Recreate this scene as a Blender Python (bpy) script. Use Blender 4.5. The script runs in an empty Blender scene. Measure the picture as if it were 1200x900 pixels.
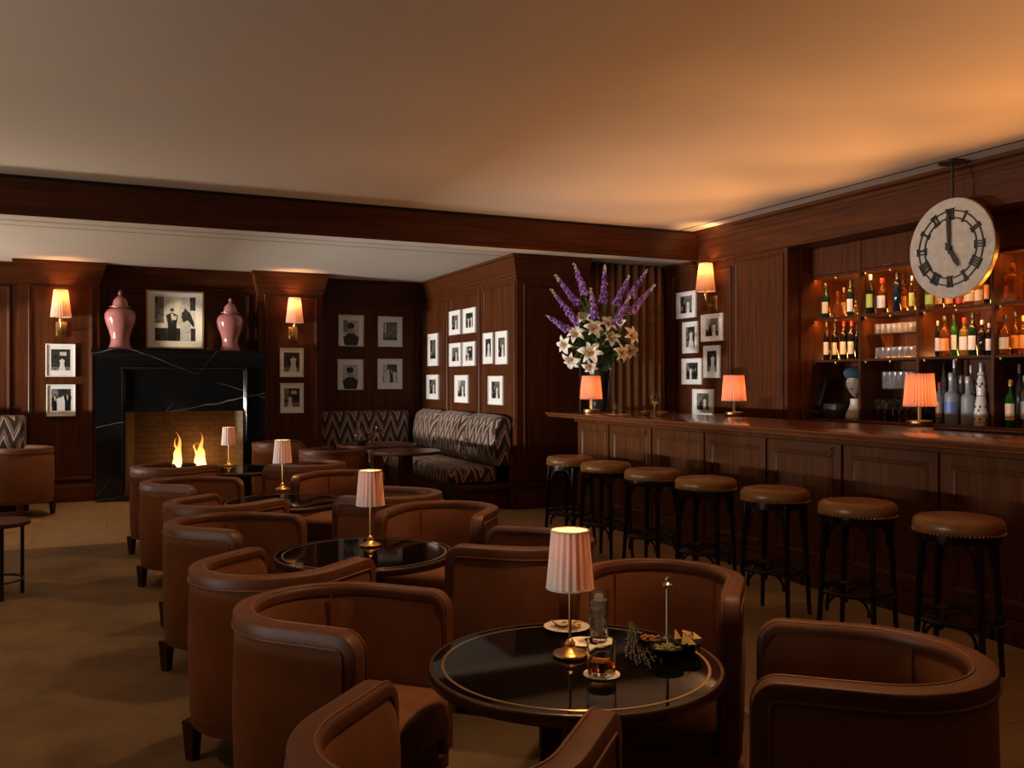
import bpy, bmesh, math, random
from mathutils import Vector, Matrix
random.seed(7)
PI = math.pi
C = bpy.context.scene.collection
# ---------------------------------------------------------------- camera model
F, CX, CY, EYE = 1045.0, 600.0, 447.0, 1.40
T = math.atan(475 / F); S_, C_ = math.sin(T), math.cos(T)
def ray(px, py=447):
    u = (px - CX) / F
    return Vector((S_ + u * C_, C_ - u * S_, (CY - py) / F))
def on_z(px, py, z):
    r = ray(px, py); return r * ((z - EYE) / r.z) + Vector((0, 0, EYE))
def on_x(px, py, x):
    r = ray(px, py); return r * (x / r.x) + Vector((0, 0, EYE))
def on_y(px, py, y):
    r = ray(px, py); return r * (y / r.y) + Vector((0, 0, EYE))
def at_depth(px, py, d):
    return ray(px, py) * d + Vector((0, 0, EYE))

# ---------------------------------------------------------------- materials
M = {}
def base_mat(name, col=(.5, .5, .5), rough=.5, metal=0., **k):
    m = bpy.data.materials.new(name); m.use_nodes = True
    b = m.node_tree.nodes['Principled BSDF']
    b.inputs['Base Color'].default_value = (*col, 1)
    b.inputs['Roughness'].default_value = rough
    b.inputs['Metallic'].default_value = metal
    for a, v in k.items():
        b.inputs[a].default_value = v
    M[name] = m
    return m, m.node_tree.nodes, m.node_tree.links, b
def coords(n, l, scale=(1, 1, 1), kind='Object'):
    tc = n.new('ShaderNodeTexCoord'); mp = n.new('ShaderNodeMapping')
    mp.inputs['Scale'].default_value = scale
    l.new(tc.outputs[kind], mp.inputs['Vector']); return mp.outputs['Vector']
def ramp(n, l, src, stops, interp='LINEAR'):
    r = n.new('ShaderNodeValToRGB'); r.color_ramp.interpolation = interp
    e = r.color_ramp.elements
    while len(e) < len(stops): e.new(.5)
    for x, (p, c) in zip(e, stops):
        x.position = p; x.color = (*c, 1)
    l.new(src, r.inputs['Fac']); return r.outputs['Color']
def noise(n, l, vec, scale, detail=4, rough=.6):
    t = n.new('ShaderNodeTexNoise'); t.inputs['Scale'].default_value = scale
    t.inputs['Detail'].default_value = detail; t.inputs['Roughness'].default_value = rough
    l.new(vec, t.inputs['Vector']); return t.outputs['Fac']
def math_n(n, l, op, a, b=None):
    t = n.new('ShaderNodeMath'); t.operation = op
    for i, v in enumerate((a, b)):
        if v is None: continue
        if isinstance(v, (int, float)): t.inputs[i].default_value = v
        else: l.new(v, t.inputs[i])
    return t.outputs[0]
def bump(n, l, b, h, strength=.2, dist=.002):
    t = n.new('ShaderNodeBump'); t.inputs['Strength'].default_value = strength
    t.inputs['Distance'].default_value = dist
    l.new(h, t.inputs['Height']); l.new(t.outputs['Normal'], b.inputs['Normal'])

def wood(name, dark, light, grain, rough=.46, coat=.05):
    m, n, l, b = base_mat(name, dark, rough)
    sc = {'Z': (14, 14, .7), 'X': (.7, 14, 14), 'Y': (14, .7, 14)}[grain]
    v = coords(n, l, sc)
    f1 = noise(n, l, v, 2.2, 6, .65)
    c = ramp(n, l, f1, [(.3, dark), (.52, [(a + q) / 2 for a, q in zip(dark, light)]), (.72, light)])
    l.new(c, b.inputs['Base Color'])
    b.inputs['Specular IOR Level'].default_value = .14; b.inputs['Coat Weight'].default_value = coat; b.inputs['Coat Roughness'].default_value = .25
    bump(n, l, b, f1, .08, .001)
WD, WL = (.040, .0105, .0026), (.102, .0280, .0068)
wood('wood_v', WD, WL, 'Z'); wood('wood_x', WD, WL, 'X'); wood('wood_y', WD, WL, 'Y')
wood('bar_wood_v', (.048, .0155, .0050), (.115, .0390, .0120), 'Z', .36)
wood('bar_top_wood', (.09, .028, .010), (.19, .062, .022), 'Y', .16, .6)
wood('table_wood', (.07, .024, .011), (.15, .055, .024), 'X', .25, .4)
wood('leg_wood', (.035, .012, .007), (.07, .022, .012), 'Z', .35)
wood('pale_leg_wood', (.16, .07, .03), (.24, .11, .05), 'Z', .4)
wood('black_wood', (.010, .007, .006), (.020, .013, .010), 'Z', .25, .4)

def velvet(name, a, bcol, sheen=.25):
    m, n, l, b = base_mat(name, a, .8)
    v = coords(n, l)
    f1 = noise(n, l, v, 5, 4, .6)
    l.new(ramp(n, l, f1, [(.35, a), (.65, bcol)]), b.inputs['Base Color'])
    b.inputs['Sheen Weight'].default_value = sheen; b.inputs['Sheen Roughness'].default_value = .4
    b.inputs['Sheen Tint'].default_value = (.9, .6, .45, 1)
    bump(n, l, b, noise(n, l, v, 220, 2), .15, .001)
velvet('velvet', (.160, .054, .0165), (.215, .074, .024), .05)
def leather(name, col, rough=.36):
    m, n, l, b = base_mat(name, col, rough, 0, **{'Specular IOR Level': .38})
    v = coords(n, l)
    f1 = noise(n, l, v, 9, 4)
    l.new(ramp(n, l, f1, [(.3, [x * .8 for x in col]), (.7, [x * 1.2 for x in col])]), b.inputs['Base Color'])
    bump(n, l, b, noise(n, l, v, 160, 3), .12, .001)
leather('rail_leather', (.112, .037, .0125), .5)
leather('piping_leather', (.17, .065, .030), .4)
leather('stool_leather', (.185, .075, .017), .34)

def plaster(name, col):
    m, n, l, b = base_mat(name, col, .9)
    v = coords(n, l)
    l.new(ramp(n, l, noise(n, l, v, .8, 3), [(.3, [x * .96 for x in col]), (.7, [min(1, x * 1.03) for x in col])]), b.inputs['Base Color'])
plaster('ceiling_plaster', (.60, .52, .44)); plaster('low_plaster', (.62, .55, .47))
base_mat('gap_shade', (.004, .004, .004), .9)  # black that paints the shade inside the ceiling gaps
base_mat('brass', (.62, .40, .15), .28, 1.); base_mat('dull_brass', (.36, .23, .10), .35, 1.)
base_mat('bronze', (.10, .062, .032), .38, .9)
base_mat('steel', (.55, .53, .5), .22, 1.); base_mat('dark_metal', (.05, .045, .04), .35, .8)
base_mat('black_glass', (.003, .003, .003), .04, 0, **{'IOR': 1.2})
base_mat('black_paint', (.008, .007, .007), .35); base_mat('black_matte', (.006, .006, .006), .7)
base_mat('porcelain', (.80, .76, .68), .2); base_mat('paper_white', (.86, .81, .70), .7)
base_mat('mat_board', (.78, .77, .74), .75); base_mat('frame_silver', (.66, .64, .60), .3, .7)
base_mat('frame_white', (.74, .73, .70), .4); base_mat('frame_gold', (.60, .38, .13), .32, .85)
base_mat('frame_cream', (.62, .52, .38), .45)
def photo(name, a, b_):
    m, n, l, b = base_mat(name, a, .25)
    v = coords(n, l)
    l.new(ramp(n, l, noise(n, l, v, 22, 4, .7), [(.35, a), (.65, b_)]), b.inputs['Base Color'])
photo('photo_dark', (.010, .010, .011), (.05, .05, .05)); photo('photo_mid', (.07, .068, .063), (.24, .23, .21))
photo('photo_light', (.36, .35, .32), (.62, .6, .55)); photo('photo_pale', (.55, .52, .44), (.75, .71, .6))
photo('photo_sepia', (.05, .042, .028), (.22, .18, .11))
base_mat('photo_black', (.008, .008, .009), .3); base_mat('photo_white', (.66, .64, .58), .3); base_mat('photo_skin', (.34, .32, .28), .3)

# marble
m, n, l, b = base_mat('black_marble', (.006, .006, .007), .09)
v = coords(n, l, (1, 1, 1))
sp = n.new('ShaderNodeSeparateXYZ'); l.new(v, sp.inputs[0])
nz = noise(n, l, v, 1.6, 3); mk = noise(n, l, v, 1.1, 2); veins = None
for ax, az, per, off, wd in ((-.20, 1, .43, .10, .0030), (.38, 1, .61, .33, .0022), (-.9, .7, .83, .2, .0018)):
    q = math_n(n, l, 'ADD', math_n(n, l, 'ADD', math_n(n, l, 'MULTIPLY', sp.outputs['X'], ax), math_n(n, l, 'MULTIPLY', sp.outputs['Z'], az)), math_n(n, l, 'MULTIPLY_ADD', nz, .12)); 
    q = math_n(n, l, 'PINGPONG', math_n(n, l, 'ADD', q, off), per)
    q = math_n(n, l, 'LESS_THAN', q, math_n(n, l, 'MULTIPLY', math_n(n, l, 'SUBTRACT', mk, .42), wd * 14))
    veins = q if veins is None else math_n(n, l, 'MAXIMUM', veins, q)
l.new(ramp(n, l, veins, [(0, (.006, .0065, .007)), (1, (.15, .155, .16))]), b.inputs['Base Color'])
# clock stone
m, n, l, b = base_mat('clock_stone', (.42, .37, .30), .55)
v = coords(n, l)
c1 = ramp(n, l, noise(n, l, v, 14, 5), [(.3, (.36, .315, .255)), (.7, (.47, .42, .345))])
f2 = noise(n, l, v, 1.8, 4)
d = math_n(n, l, 'ABSOLUTE', math_n(n, l, 'SUBTRACT', f2, .5))
vein = ramp(n, l, d, [(0, (.62, .58, .50)), (.006, (0, 0, 0))])
mx = n.new('ShaderNodeMix'); mx.data_type = 'RGBA'; mx.blend_type = 'LIGHTEN'; mx.inputs['Factor'].default_value = 1
l.new(c1, mx.inputs[6]); l.new(vein, mx.inputs[7]); l.new(mx.outputs[2], b.inputs['Base Color'])
# brick
m, n, l, b = base_mat('fire_brick', (.1, .06, .03), .75)
v = coords(n, l)
mp = n.new('ShaderNodeMapping'); sp = n.new('ShaderNodeSeparateXYZ'); cb = n.new('ShaderNodeCombineXYZ'); l.new(v, sp.inputs[0]); l.new(math_n(n, l, 'ADD', sp.outputs['X'], math_n(n, l, 'MULTIPLY', sp.outputs['Y'], .7)), cb.inputs['X']); l.new(sp.outputs['Z'], cb.inputs['Y']); l.new(cb.outputs[0], mp.inputs['Vector'])
bk = n.new('ShaderNodeTexBrick'); bk.inputs['Scale'].default_value = 3.6
bk.inputs['Color1'].default_value = (.15, .095, .045, 1); bk.inputs['Color2'].default_value = (.10, .062, .030, 1); bk.inputs['Mortar'].default_value = (.07, .04, .018, 1)
bk.inputs['Mortar Size'].default_value = .018
l.new(mp.outputs['Vector'], bk.inputs['Vector']); l.new(bk.outputs['Color'], b.inputs['Base Color'])
bump(n, l, b, noise(n, l, v, 60, 4), .5, .006)
# tile floor
m, n, l, b = base_mat('stone_tile', (.3, .2, .11), .42)
v = coords(n, l)
bk = n.new('ShaderNodeTexBrick'); bk.offset = .5; bk.inputs['Scale'].default_value = 1.0
bk.inputs['Brick Width'].default_value = 1.2; bk.inputs['Row Height'].default_value = .62; bk.inputs['Mortar Size'].default_value = .004
for k, c in (('Color1', (.29, .20, .105)), ('Color2', (.33, .225, .12)), ('Mortar', (.12, .08, .04))): bk.inputs[k].default_value = (*c, 1)
l.new(v, bk.inputs['Vector'])
st = ramp(n, l, noise(n, l, v, 3, 8, .7), [(.3, (.72, .70, .66)), (.6, (1, 1, 1))])
mx = n.new('ShaderNodeMix'); mx.data_type = 'RGBA'; mx.blend_type = 'MULTIPLY'; mx.inputs['Factor'].default_value = 1
l.new(bk.outputs['Color'], mx.inputs[6]); l.new(st, mx.inputs[7]); l.new(mx.outputs[2], b.inputs['Base Color'])
# carpet
m, n, l, b = base_mat('carpet', (.12, .08, .04), .95)
v = coords(n, l)
l.new(ramp(n, l, noise(n, l, v, 2.4, 5, .65), [(.3, (.075, .047, .021)), (.52, (.125, .078, .036)), (.7, (.15, .098, .047))]), b.inputs['Base Color'])
bump(n, l, b, noise(n, l, v, 300, 2), .4, .004)
# flame-stitch fabric; u, v pick the axis that runs along the cushion
def flame(name, axis):
    m, n, l, b = base_mat(name, (.2, .1, .1), .8)
    tc = n.new('ShaderNodeTexCoord'); sp = n.new('ShaderNodeSeparateXYZ'); l.new(tc.outputs['Object'], sp.inputs[0])
    wob = noise(n, l, coords(n, l, (3, 3, 3)), 1.2, 2)
    u = sp.outputs[axis]; dd = sp.outputs['Y' if axis == 'X' else 'X']
    tri = math_n(n, l, 'PINGPONG', math_n(n, l, 'ADD', math_n(n, l, 'ADD', u, dd), math_n(n, l, 'MULTIPLY', wob, .05)), .10)
    vv = math_n(n, l, 'ADD', math_n(n, l, 'MULTIPLY', sp.outputs['Z'], 1.0), math_n(n, l, 'MULTIPLY', dd, .8))
    s = math_n(n, l, 'ADD', vv, math_n(n, l, 'MULTIPLY', tri, -2.7))
    fr = math_n(n, l, 'FRACT', math_n(n, l, 'MULTIPLY', s, 4.4))
    c = ramp(n, l, fr, [(0, (.018, .010, .012)), (.22, (.030, .016, .016)), (.25, (.42, .30, .17)), (.37, (.50, .37, .23)), (.41, (.10, .055, .065)), (.60, (.17, .105, .115)), (.63, (.40, .27, .14)), (.70, (.05, .025, .022)), (.98, (.018, .010, .012))])
    l.new(c, b.inputs['Base Color']); b.inputs['Sheen Weight'].default_value = .10; b.inputs['Sheen Tint'].default_value = (.8, .75, .9, 1)
    bump(n, l, b, noise(n, l, tc.outputs['Object'], 250, 2), .2, .001)
flame('flame_x', 'X'); flame('flame_y', 'Y')
# lamp fabric
def shade_mat(name, col, tr, pl):
    """pleated fabric: the doubled cloth of each fold lets less light through"""
    m = bpy.data.materials.new(name); m.use_nodes = True; n, l = m.node_tree.nodes, m.node_tree.links
    n.remove(n['Principled BSDF']); o = n['Material Output']
    d = n.new('ShaderNodeBsdfDiffuse'); t = n.new('ShaderNodeBsdfTranslucent'); x = n.new('ShaderNodeMixShader')
    tc = n.new('ShaderNodeTexCoord'); sp = n.new('ShaderNodeSeparateXYZ'); l.new(tc.outputs['Object'], sp.inputs[0])
    an = math_n(n, l, 'ARCTAN2', sp.outputs['Y'], sp.outputs['X'])
    k = math_n(n, l, 'MULTIPLY_ADD', math_n(n, l, 'SINE', math_n(n, l, 'MULTIPLY', an, pl)), .5); n[k.node.name].inputs[2].default_value = .5
    d.inputs[0].default_value = (*col, 1)
    l.new(ramp(n, l, k, [(.12, [c * .34 for c in tr]), (.55, tr)]), t.inputs[0]); x.inputs[0].default_value = .45
    l.new(d.outputs[0], x.inputs[1]); l.new(t.outputs[0], x.inputs[2]); l.new(x.outputs[0], o.inputs[0]); M[name] = m
shade_mat('shade_ivory', (.86, .79, .71), (.085, .030, .017), 20)
shade_mat('shade_pink', (.60, .36, .29), (.80, .30, .17), 30)
shade_mat('shade_cream', (.70, .58, .48), (.46, .24, .13), 26)
def emit(name, col, s):
    m = bpy.data.materials.new(name); m.use_nodes = True; n, l = m.node_tree.nodes, m.node_tree.links
    n.remove(n['Principled BSDF']); e = n.new('ShaderNodeEmission'); e.inputs[0].default_value = (*col, 1); e.inputs[1].default_value = s
    l.new(e.outputs[0], n['Material Output'].inputs[0]); M[name] = m; return m, n, l, e
emit('bulb_glow', (1, .60, .26), 1.4)
m, n, l, e = emit('flame_glow', (1, .4, .08), 3.4)
tc = n.new('ShaderNodeTexCoord'); sp = n.new('ShaderNodeSeparateXYZ'); l.new(tc.outputs['Generated'], sp.inputs[0])
l.new(ramp(n, l, sp.outputs['Z'], [(0, (1, .72, .36)), (.3, (1, .6, .2)), (.62, (.75, .26, .04)), (1, (.16, .035, .005))]), e.inputs[0])
def glass(name, col=(1, 1, 1), rough=.02, tr=1., ior=1.45):
    base_mat(name, col, rough, 0, **{'Transmission Weight': tr, 'IOR': ior})
glass('clear_glass', (.95, .96, .95)); glass('whisky', (.75, .27, .04), .02, 1, 1.36); glass('wine_white', (.9, .70, .22), .02, 1, 1.36)
glass('wine_red', (.35, .02, .02), .02, 1, 1.36); glass('water', (.93, .95, .92), .02, 1, 1.34); glass('ice', (.9, .93, .92), .25, .75)
glass('amber_glass', (.62, .22, .035), .04, .9); glass('green_glass', (.03, .30, .05), .05, .75); glass('dark_green_glass', (.010, .035, .014), .06, .3)
glass('dark_glass', (.012, .009, .008), .07, .15); glass('navy_glass', (.010, .02, .05), .07, .3); glass('yellow_glass', (.75, .60, .12), .04, .85)
glass('pressed_glass', (.96, .96, .94), .07, .93); glass('frost_glass', (.62, .66, .70), .35, .6); glass('grey_glass', (.40, .44, .48), .12, .7); glass('brown_glass', (.20, .05, .012), .05, .6)
for nm, c in (('lab_cream', (.74, .55, .30)), ('lab_white', (.72, .70, .66)), ('lab_lime', (.55, .58, .10)), ('lab_orange', (.75, .33, .07)), ('lab_brown', (.35, .17, .08)),
              ('lab_blue', (.12, .2, .5)), ('cap_black', (.01, .01, .01)), ('cap_red', (.45, .02, .015)), ('cap_silver', (.6, .6, .6)), ('cap_gold', (.65, .42, .12)), ('lab_red', (.55, .05, .03)), ('cobalt', (.015, .025, .12))):
    base_mat(nm, c, .4, .7 if nm in ('cap_silver', 'cap_gold') else 0)
base_mat('vase_pink', (.34, .125, .115), .14, 0, **{'Coat Weight': .6, 'Coat Roughness': .06})
base_mat('lily_white', (.80, .76, .64), .5, 0, **{'Subsurface Weight': .0}); base_mat('lily_heart', (.62, .55, .14), .5); base_mat('stamen', (.40, .14, .03), .6)
base_mat('leaf_green', (.045, .10, .022), .45); base_mat('fern_green', (.10, .19, .035), .5); base_mat('stem_green', (.07, .13, .03), .5)
m, n, l, b = base_mat('larkspur', (.2, .08, .4), .6)
v = coords(n, l)
l.new(ramp(n, l, noise(n, l, v, 26, 2), [(.36, (.13, .045, .33)), (.5, (.24, .08, .42)), (.62, (.50, .26, .44))]), b.inputs['Base Color'])
base_mat('larkspur_pale', (.50, .33, .42), .6); base_mat('larkspur_tip', (.50, .42, .34), .6)
base_mat('lavender', (.09, .05, .10), .8)
m, n, l, b = base_mat('curtain_velvet', (.30, .14, .045), .7, 0, **{'Sheen Weight': .15})
base_mat('bust_skin', (.62, .55, .45), .4); base_mat('beret_blue', (.03, .085, .16), .8); base_mat('hair_black', (.01, .009, .009), .35); base_mat('lip_red', (.5, .03, .02), .35)
base_mat('charcoal', (.02, .014, .011), .9); base_mat('ember', (.25, .04, .02), .8)
base_mat('crisp', (.68, .45, .17), .55); base_mat('olive', (.20, .19, .05), .3); base_mat('nut', (.36, .13, .045), .45); base_mat('citrus', (.72, .42, .14), .4)
base_mat('jar_black', (.012, .012, .012), .12); base_mat('register_grey', (.03, .032, .035), .4)

# ---------------------------------------------------------------- mesh builder
class G:
    def __init__(s): s.bm = bmesh.new(); s.mi = 0
    def face(s, vs, mi=None):
        try:
            f = s.bm.faces.new(vs); f.material_index = s.mi if mi is None else mi; return f
        except ValueError: return None
    def v(s, *p): return s.bm.verts.new(Vector(p[0]) if len(p) == 1 else Vector(p))
    def box(s, x0, x1, y0, y1, z0, z1, bev=0, seg=2):
        vs = [s.v(x, y, z) for x in (x0, x1) for y in (y0, y1) for z in (z0, z1)]
        fs = [s.face([vs[i] for i in q]) for q in ((0, 1, 3, 2), (4, 6, 7, 5), (0, 4, 5, 1), (2, 3, 7, 6), (0, 2, 6, 4), (1, 5, 7, 3))]
        if bev:
            es = list({e for f in fs for e in f.edges})
            r = bmesh.ops.bevel(s.bm, geom=es, offset=bev, segments=seg, affect='EDGES', profile=.5)
            for f in r['faces']: f.material_index = s.mi
        return s
    def quad(s, a, b, c, d): s.face([s.v(p) for p in (a, b, c, d)]); return s
    def poly(s, pts): s.face([s.v(p) for p in pts]); return s
    def rings(s, rings, close=True, cap0=False, cap1=False):
        R = [[s.v(p) for p in r] for r in rings]; n = len(R[0])
        for a, b in zip(R, R[1:]):
            for i in range(n if close else n - 1):
                j = (i + 1) % n; s.face((a[i], a[j], b[j], b[i]))
        if cap0: s.face(list(reversed(R[0])))
        if cap1: s.face(R[-1])
        return s
    def lathe(s, prof, n=32, c=(0, 0, 0), cap0=True, cap1=True, wob=None):
        rs = []
        for r, z in prof:
            rs.append([(c[0] + r * (wob(i, n) if wob else 1) * math.cos(2 * PI * i / n), c[1] + r * (wob(i, n) if wob else 1) * math.sin(2 * PI * i / n), c[2] + z) for i in range(n)])
        return s.rings(rs, True, cap0 and prof[0][0] > 1e-5, cap1 and prof[-1][0] > 1e-5)
    def tube(s, pts, r, n=8, closed=False):
        pts = [Vector(p) for p in pts]; rs = []; N = len(pts)
        up = None
        for i, p in enumerate(pts):
            a = pts[(i - 1) % N] if (closed or i > 0) else p; b = pts[(i + 1) % N] if (closed or i < N - 1) else p
            t = (b - a).normalized()
            if up is None: up = Vector((0, 0, 1)) if abs(t.z) < .9 else Vector((1, 0, 0))
            x = t.cross(up)
            if x.length < 1e-4: x = t.cross(Vector((0, 1, 0)))
            x.normalize(); y = x.cross(t); y.normalize(); up = y
            rr = r[i] if isinstance(r, (list, tuple)) else r
            rs.append([p + (x * math.cos(2 * PI * k / n) + y * math.sin(2 * PI * k / n)) * rr for k in range(n)])
        if closed: rs.append(rs[0])
        return s.rings(rs, True, not closed, not closed)
    def ball(s, c, r, n=10, sc=(1, 1, 1)):
        k = max(4, n // 2)
        rs = [[(c[0] + r * sc[0] * math.sin(PI * j / k) * math.cos(2 * PI * i / n), c[1] + r * sc[1] * math.sin(PI * j / k) * math.sin(2 * PI * i / n), c[2] - r * sc[2] * math.cos(PI * j / k)) for i in range(n)] for j in range(k + 1)]
        rs[0] = [(c[0] + (p[0] - c[0]) * .01, c[1] + (p[1] - c[1]) * .01, p[2]) for p in rs[1]]; rs[-1] = [(c[0] + (p[0] - c[0]) * .01, c[1] + (p[1] - c[1]) * .01, p[2]) for p in rs[-2]]
        rs[0] = [(x, y, c[2] - r * sc[2]) for x, y, z in rs[0]]; rs[-1] = [(x, y, c[2] + r * sc[2]) for x, y, z in rs[-1]]
        return s.rings(rs, True, True, True)
    def sweep(s, o, u, v, n, u0, u1, v0, v1, prof):
        """mitred moulding round a rectangle; prof = [(inset, height)...]"""
        o, u, v, n = Vector(o), Vector(u), Vector(v), Vector(n)
        R = []
        for i, h in prof:
            R.append([o + u * a + v * b_ + n * h for a, b_ in ((u0 + i, v0 + i), (u1 - i, v0 + i), (u1 - i, v1 - i), (u0 + i, v1 - i))])
        return s.rings(R, True)
    def prism(s, pts, z0, z1):
        a = [s.v(x, y, z0) for x, y in pts]; b_ = [s.v(x, y, z1) for x, y in pts]; n = len(pts)
        for i in range(n): s.face((a[i], a[(i + 1) % n], b_[(i + 1) % n], b_[i]))
        s.face(list(reversed(a))); s.face(b_); return s
    def out(s, name, mats, parent=None, smooth=True, angle=35, xf=None):
        if xf is not None: bmesh.ops.transform(s.bm, matrix=xf, verts=s.bm.verts)
        bmesh.ops.recalc_face_normals(s.bm, faces=s.bm.faces)
        me = bpy.data.meshes.new(name); s.bm.to_mesh(me); s.bm.free()
        for q in (mats if isinstance(mats, (list, tuple)) else [mats]): me.materials.append(M[q])
        if smooth:
            me.polygons.foreach_set('use_smooth', [True] * len(me.polygons)); me.set_sharp_from_angle(angle=math.radians(angle))
        ob = bpy.data.objects.new(name, me); C.objects.link(ob)
        if parent: ob.parent = parent
        return ob
def tag(o, label, cat, group=None, kind=None):
    o['label'] = label; o['category'] = cat
    if group: o['group'] = group
    if kind: o['kind'] = kind
    return o
def thing(name, label, cat, loc=(0, 0, 0), rz=0, group=None):
    o = bpy.data.objects.new(name, None); C.objects.link(o); o.empty_display_size = .1
    o.location = loc; o.rotation_euler = (0, 0, rz)
    return tag(o, label, cat, group)
def struct(g, name, mats, **k):
    o = g.out(name, mats, **k); o['kind'] = 'structure'; return o
def dup(root, loc, rz=0, label=None, group=None):
    r = root.copy(); C.objects.link(r); r.location = loc; r.rotation_euler = (0, 0, rz)
    if label: r['label'] = label
    if group: r['group'] = group
    def kids(a, b_):
        for ch in [o for o in a.children]:
            c = ch.copy(); C.objects.link(c); c.parent = b_; kids(ch, c)
    kids(root, r)
    return r
def lamp_light(kind, loc, energy, col, parent=None, size=.05, spot=None, target=None, name='lamp_light', **k):
    d = bpy.data.lights.new(name, kind); d.energy = energy; d.color = col
    if kind == 'AREA':
        d.shape = 'RECTANGLE'; d.size, d.size_y = size if isinstance(size, tuple) else (size, size)
    else: d.shadow_soft_size = size
    if kind == 'SPOT': d.spot_size = math.radians(spot); d.spot_blend = k.get('blend', .8)
    o = bpy.data.objects.new(name, d); C.objects.link(o); o.location = loc
    if target is not None: o.rotation_euler = (Vector(target) - Vector(loc)).to_track_quat('-Z', 'Y').to_euler()
    if parent: o.parent = parent
    return o
X3, Y3, Z3 = Vector((1, 0, 0)), Vector((0, 1, 0)), Vector((0, 0, 1))
PANEL = [(0, 0), (0, .014), (.008, .020), (.016, .020), (.022, .010), (.034, .006), (.040, .0)]
def panels(g, o, u, n, rects, prof=PANEL):
    for u0, u1, z0, z1 in rects: g.sweep(o, u, Z3, n, u0, u1, z0, z1, prof)

# ================================================================ THE ROOM
ZH, ZL, YB = 3.12, 2.79, 8.46
XR = 6.2
g = G(); g.box(-8, 8, -3, 13, -.12, 0); struct(g, 'floor', 'stone_tile', smooth=False)
g = G(); g.box(-8, 2.45, -3, 8.40, .0, .010, .004, 1); o = struct(g, 'floor_carpet', 'carpet', smooth=False)
# main ceiling with a flush black strip painting the shade of the slot
g = G(); g.box(-8, 5.93, -3, YB, ZH, ZH + .1); g.box(5.955, 6.9, -3, YB, ZH, ZH + .1)
g.mi = 1; g.box(5.93, 5.955, -3, YB, ZH - .001, ZH + .1); struct(g, 'ceiling', ['ceiling_plaster', 'gap_shade'], smooth=False)
g = G(); g.box(-8, XR + .3, YB + .30, 9.03, ZL, ZL + .1); g.box(-8, XR + .3, 9.045, 12.6, ZL, ZL + .1); g.box(-8, XR + .3, YB + .02, YB + .32, ZL, ZL + .1)
g.mi = 1; g.box(-8, XR + .3, 9.03, 9.045, ZL - .001, ZL + .1); struct(g, 'ceiling_low', ['low_plaster', 'gap_shade'], smooth=False)  # flush black strip for the shade in the panel joint
g = G(); g.box(-8, XR + .02, YB, YB + .02, ZL - .004, ZH - .03); g.box(-8, XR, YB - .012, YB, ZL - .004, ZL + .03, .004)
g.mi = 1; g.box(-8, XR, YB + .005, YB + .1, ZH - .03, ZH); struct(g, 'trim_1', ['wood_x', 'gap_shade'], smooth=False)  # black strip for the shade in the gap above the beam

def crown(g, pts, z1, h=.17, d=.075):
    """moulding along a plan polyline; room side on the right hand of travel"""
    prof = [(0, -h), (.012, -h), (.012, -h + .035), (.022, -h + .04), (.022, -h + .075), (.030, -h + .08), (d * .75, -.035), (d, -.03), (d, 0)]
    P = [Vector((*p, 0)) for p in pts]; rs = []
    for i, p in enumerate(P):
        ns = []
        if i > 0: t = (p - P[i - 1]).normalized(); ns.append(Vector((t.y, -t.x, 0)))
        if i < len(P) - 1: t = (P[i + 1] - p).normalized(); ns.append(Vector((t.y, -t.x, 0)))
        if len(ns) == 2:
            m_ = (ns[0] + ns[1]); m_ = m_ / (m_.dot(ns[0])) if m_.length > .1 else ns[0]
        else: m_ = ns[0]
        rs.append([p + m_ * a + Vector((0, 0, z1 + z)) for a, z in prof])
    g.rings(rs, False)
YP, YC, YA, YD = 11.55, 11.74, 12.05, 8.85      # pilaster, chimney breast, alcove, dark wall
XP = [-.885, -.075, 1.741, 2.55]; XA = 4.08
# back wall: one structure per face
g = G(); g.box(-8, XP[0], 11.9, 12.4, 0, ZL); panels(g, (0, 11.9, 0), X3, -Y3, [(-2.2, -1.02, .25, 2.52), (-3.5, -2.32, .25, 2.52)])
struct(g, 'wall_back_left', 'wood_v')
for i, (a, b_) in enumerate(((XP[0], XP[1]), (XP[2], XP[3]))):
    g = G(); g.box(a, b_, YP, 12.4, 0, ZL); panels(g, (0, YP, 0), X3, -Y3, [(a + .07, b_ - .07, .25, 2.50)])
    struct(g, 'wall_pilaster_%d' % (i + 1), 'wood_v')
g = G(); g.box(XP[1], XP[2], YC, 12.4, 1.10, ZL); g.box(XP[1], .14, YC, 12.4, 0, 1.10); g.box(1.59, XP[2], YC, 12.4, 0, 1.10); g.box(.14, 1.59, 12.3, 12.4, 0, 1.10); panels(g, (0, YC, 0), X3, -Y3, [(XP[1] + .08, XP[2] - .08, 1.78, 2.50)])
struct(g, 'wall_chimney', 'wood_v')
g = G(); g.box(XP[3], XA + .4, YA, 12.4, 0, ZL); panels(g, (0, YA, 0), X3, -Y3, [(XP[3] + .10, XA - .12, .9, 2.47)])
struct(g, 'wall_alcove_back', 'wood_v')
g = G(); g.box(XA, XA + .3, YD + .1, YA, 0, ZL)
y0, y1 = YD, YA
cuts = [YA - .05, on_x(526, 400, XA).y, on_x(564, 400, XA).y, YD + .03]
panels(g, (XA, 0, 0), Y3, -X3, [(cuts[1] + .02, cuts[0], .9, 2.50), (cuts[2] + .03, cuts[1] - .05, .9, 2.50), (cuts[3], cuts[2] - .05, .9, 2.50)])
struct(g, 'wall_alcove_right', 'wood_v')
g = G(); g.box(XA, 4.98, YD, YD + .0995, 0, ZL); panels(g, (0, YD, 0), X3, -Y3, [(XA + .08, 4.88, .25, 2.47)])
g.box(XA, 4.98, YD - .03, YD, 0, .20, .008); g.box(XA, 4.98, YD - .02, YD, .32, .35, .006)
struct(g, 'wall_dark', 'wood_v')
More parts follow.
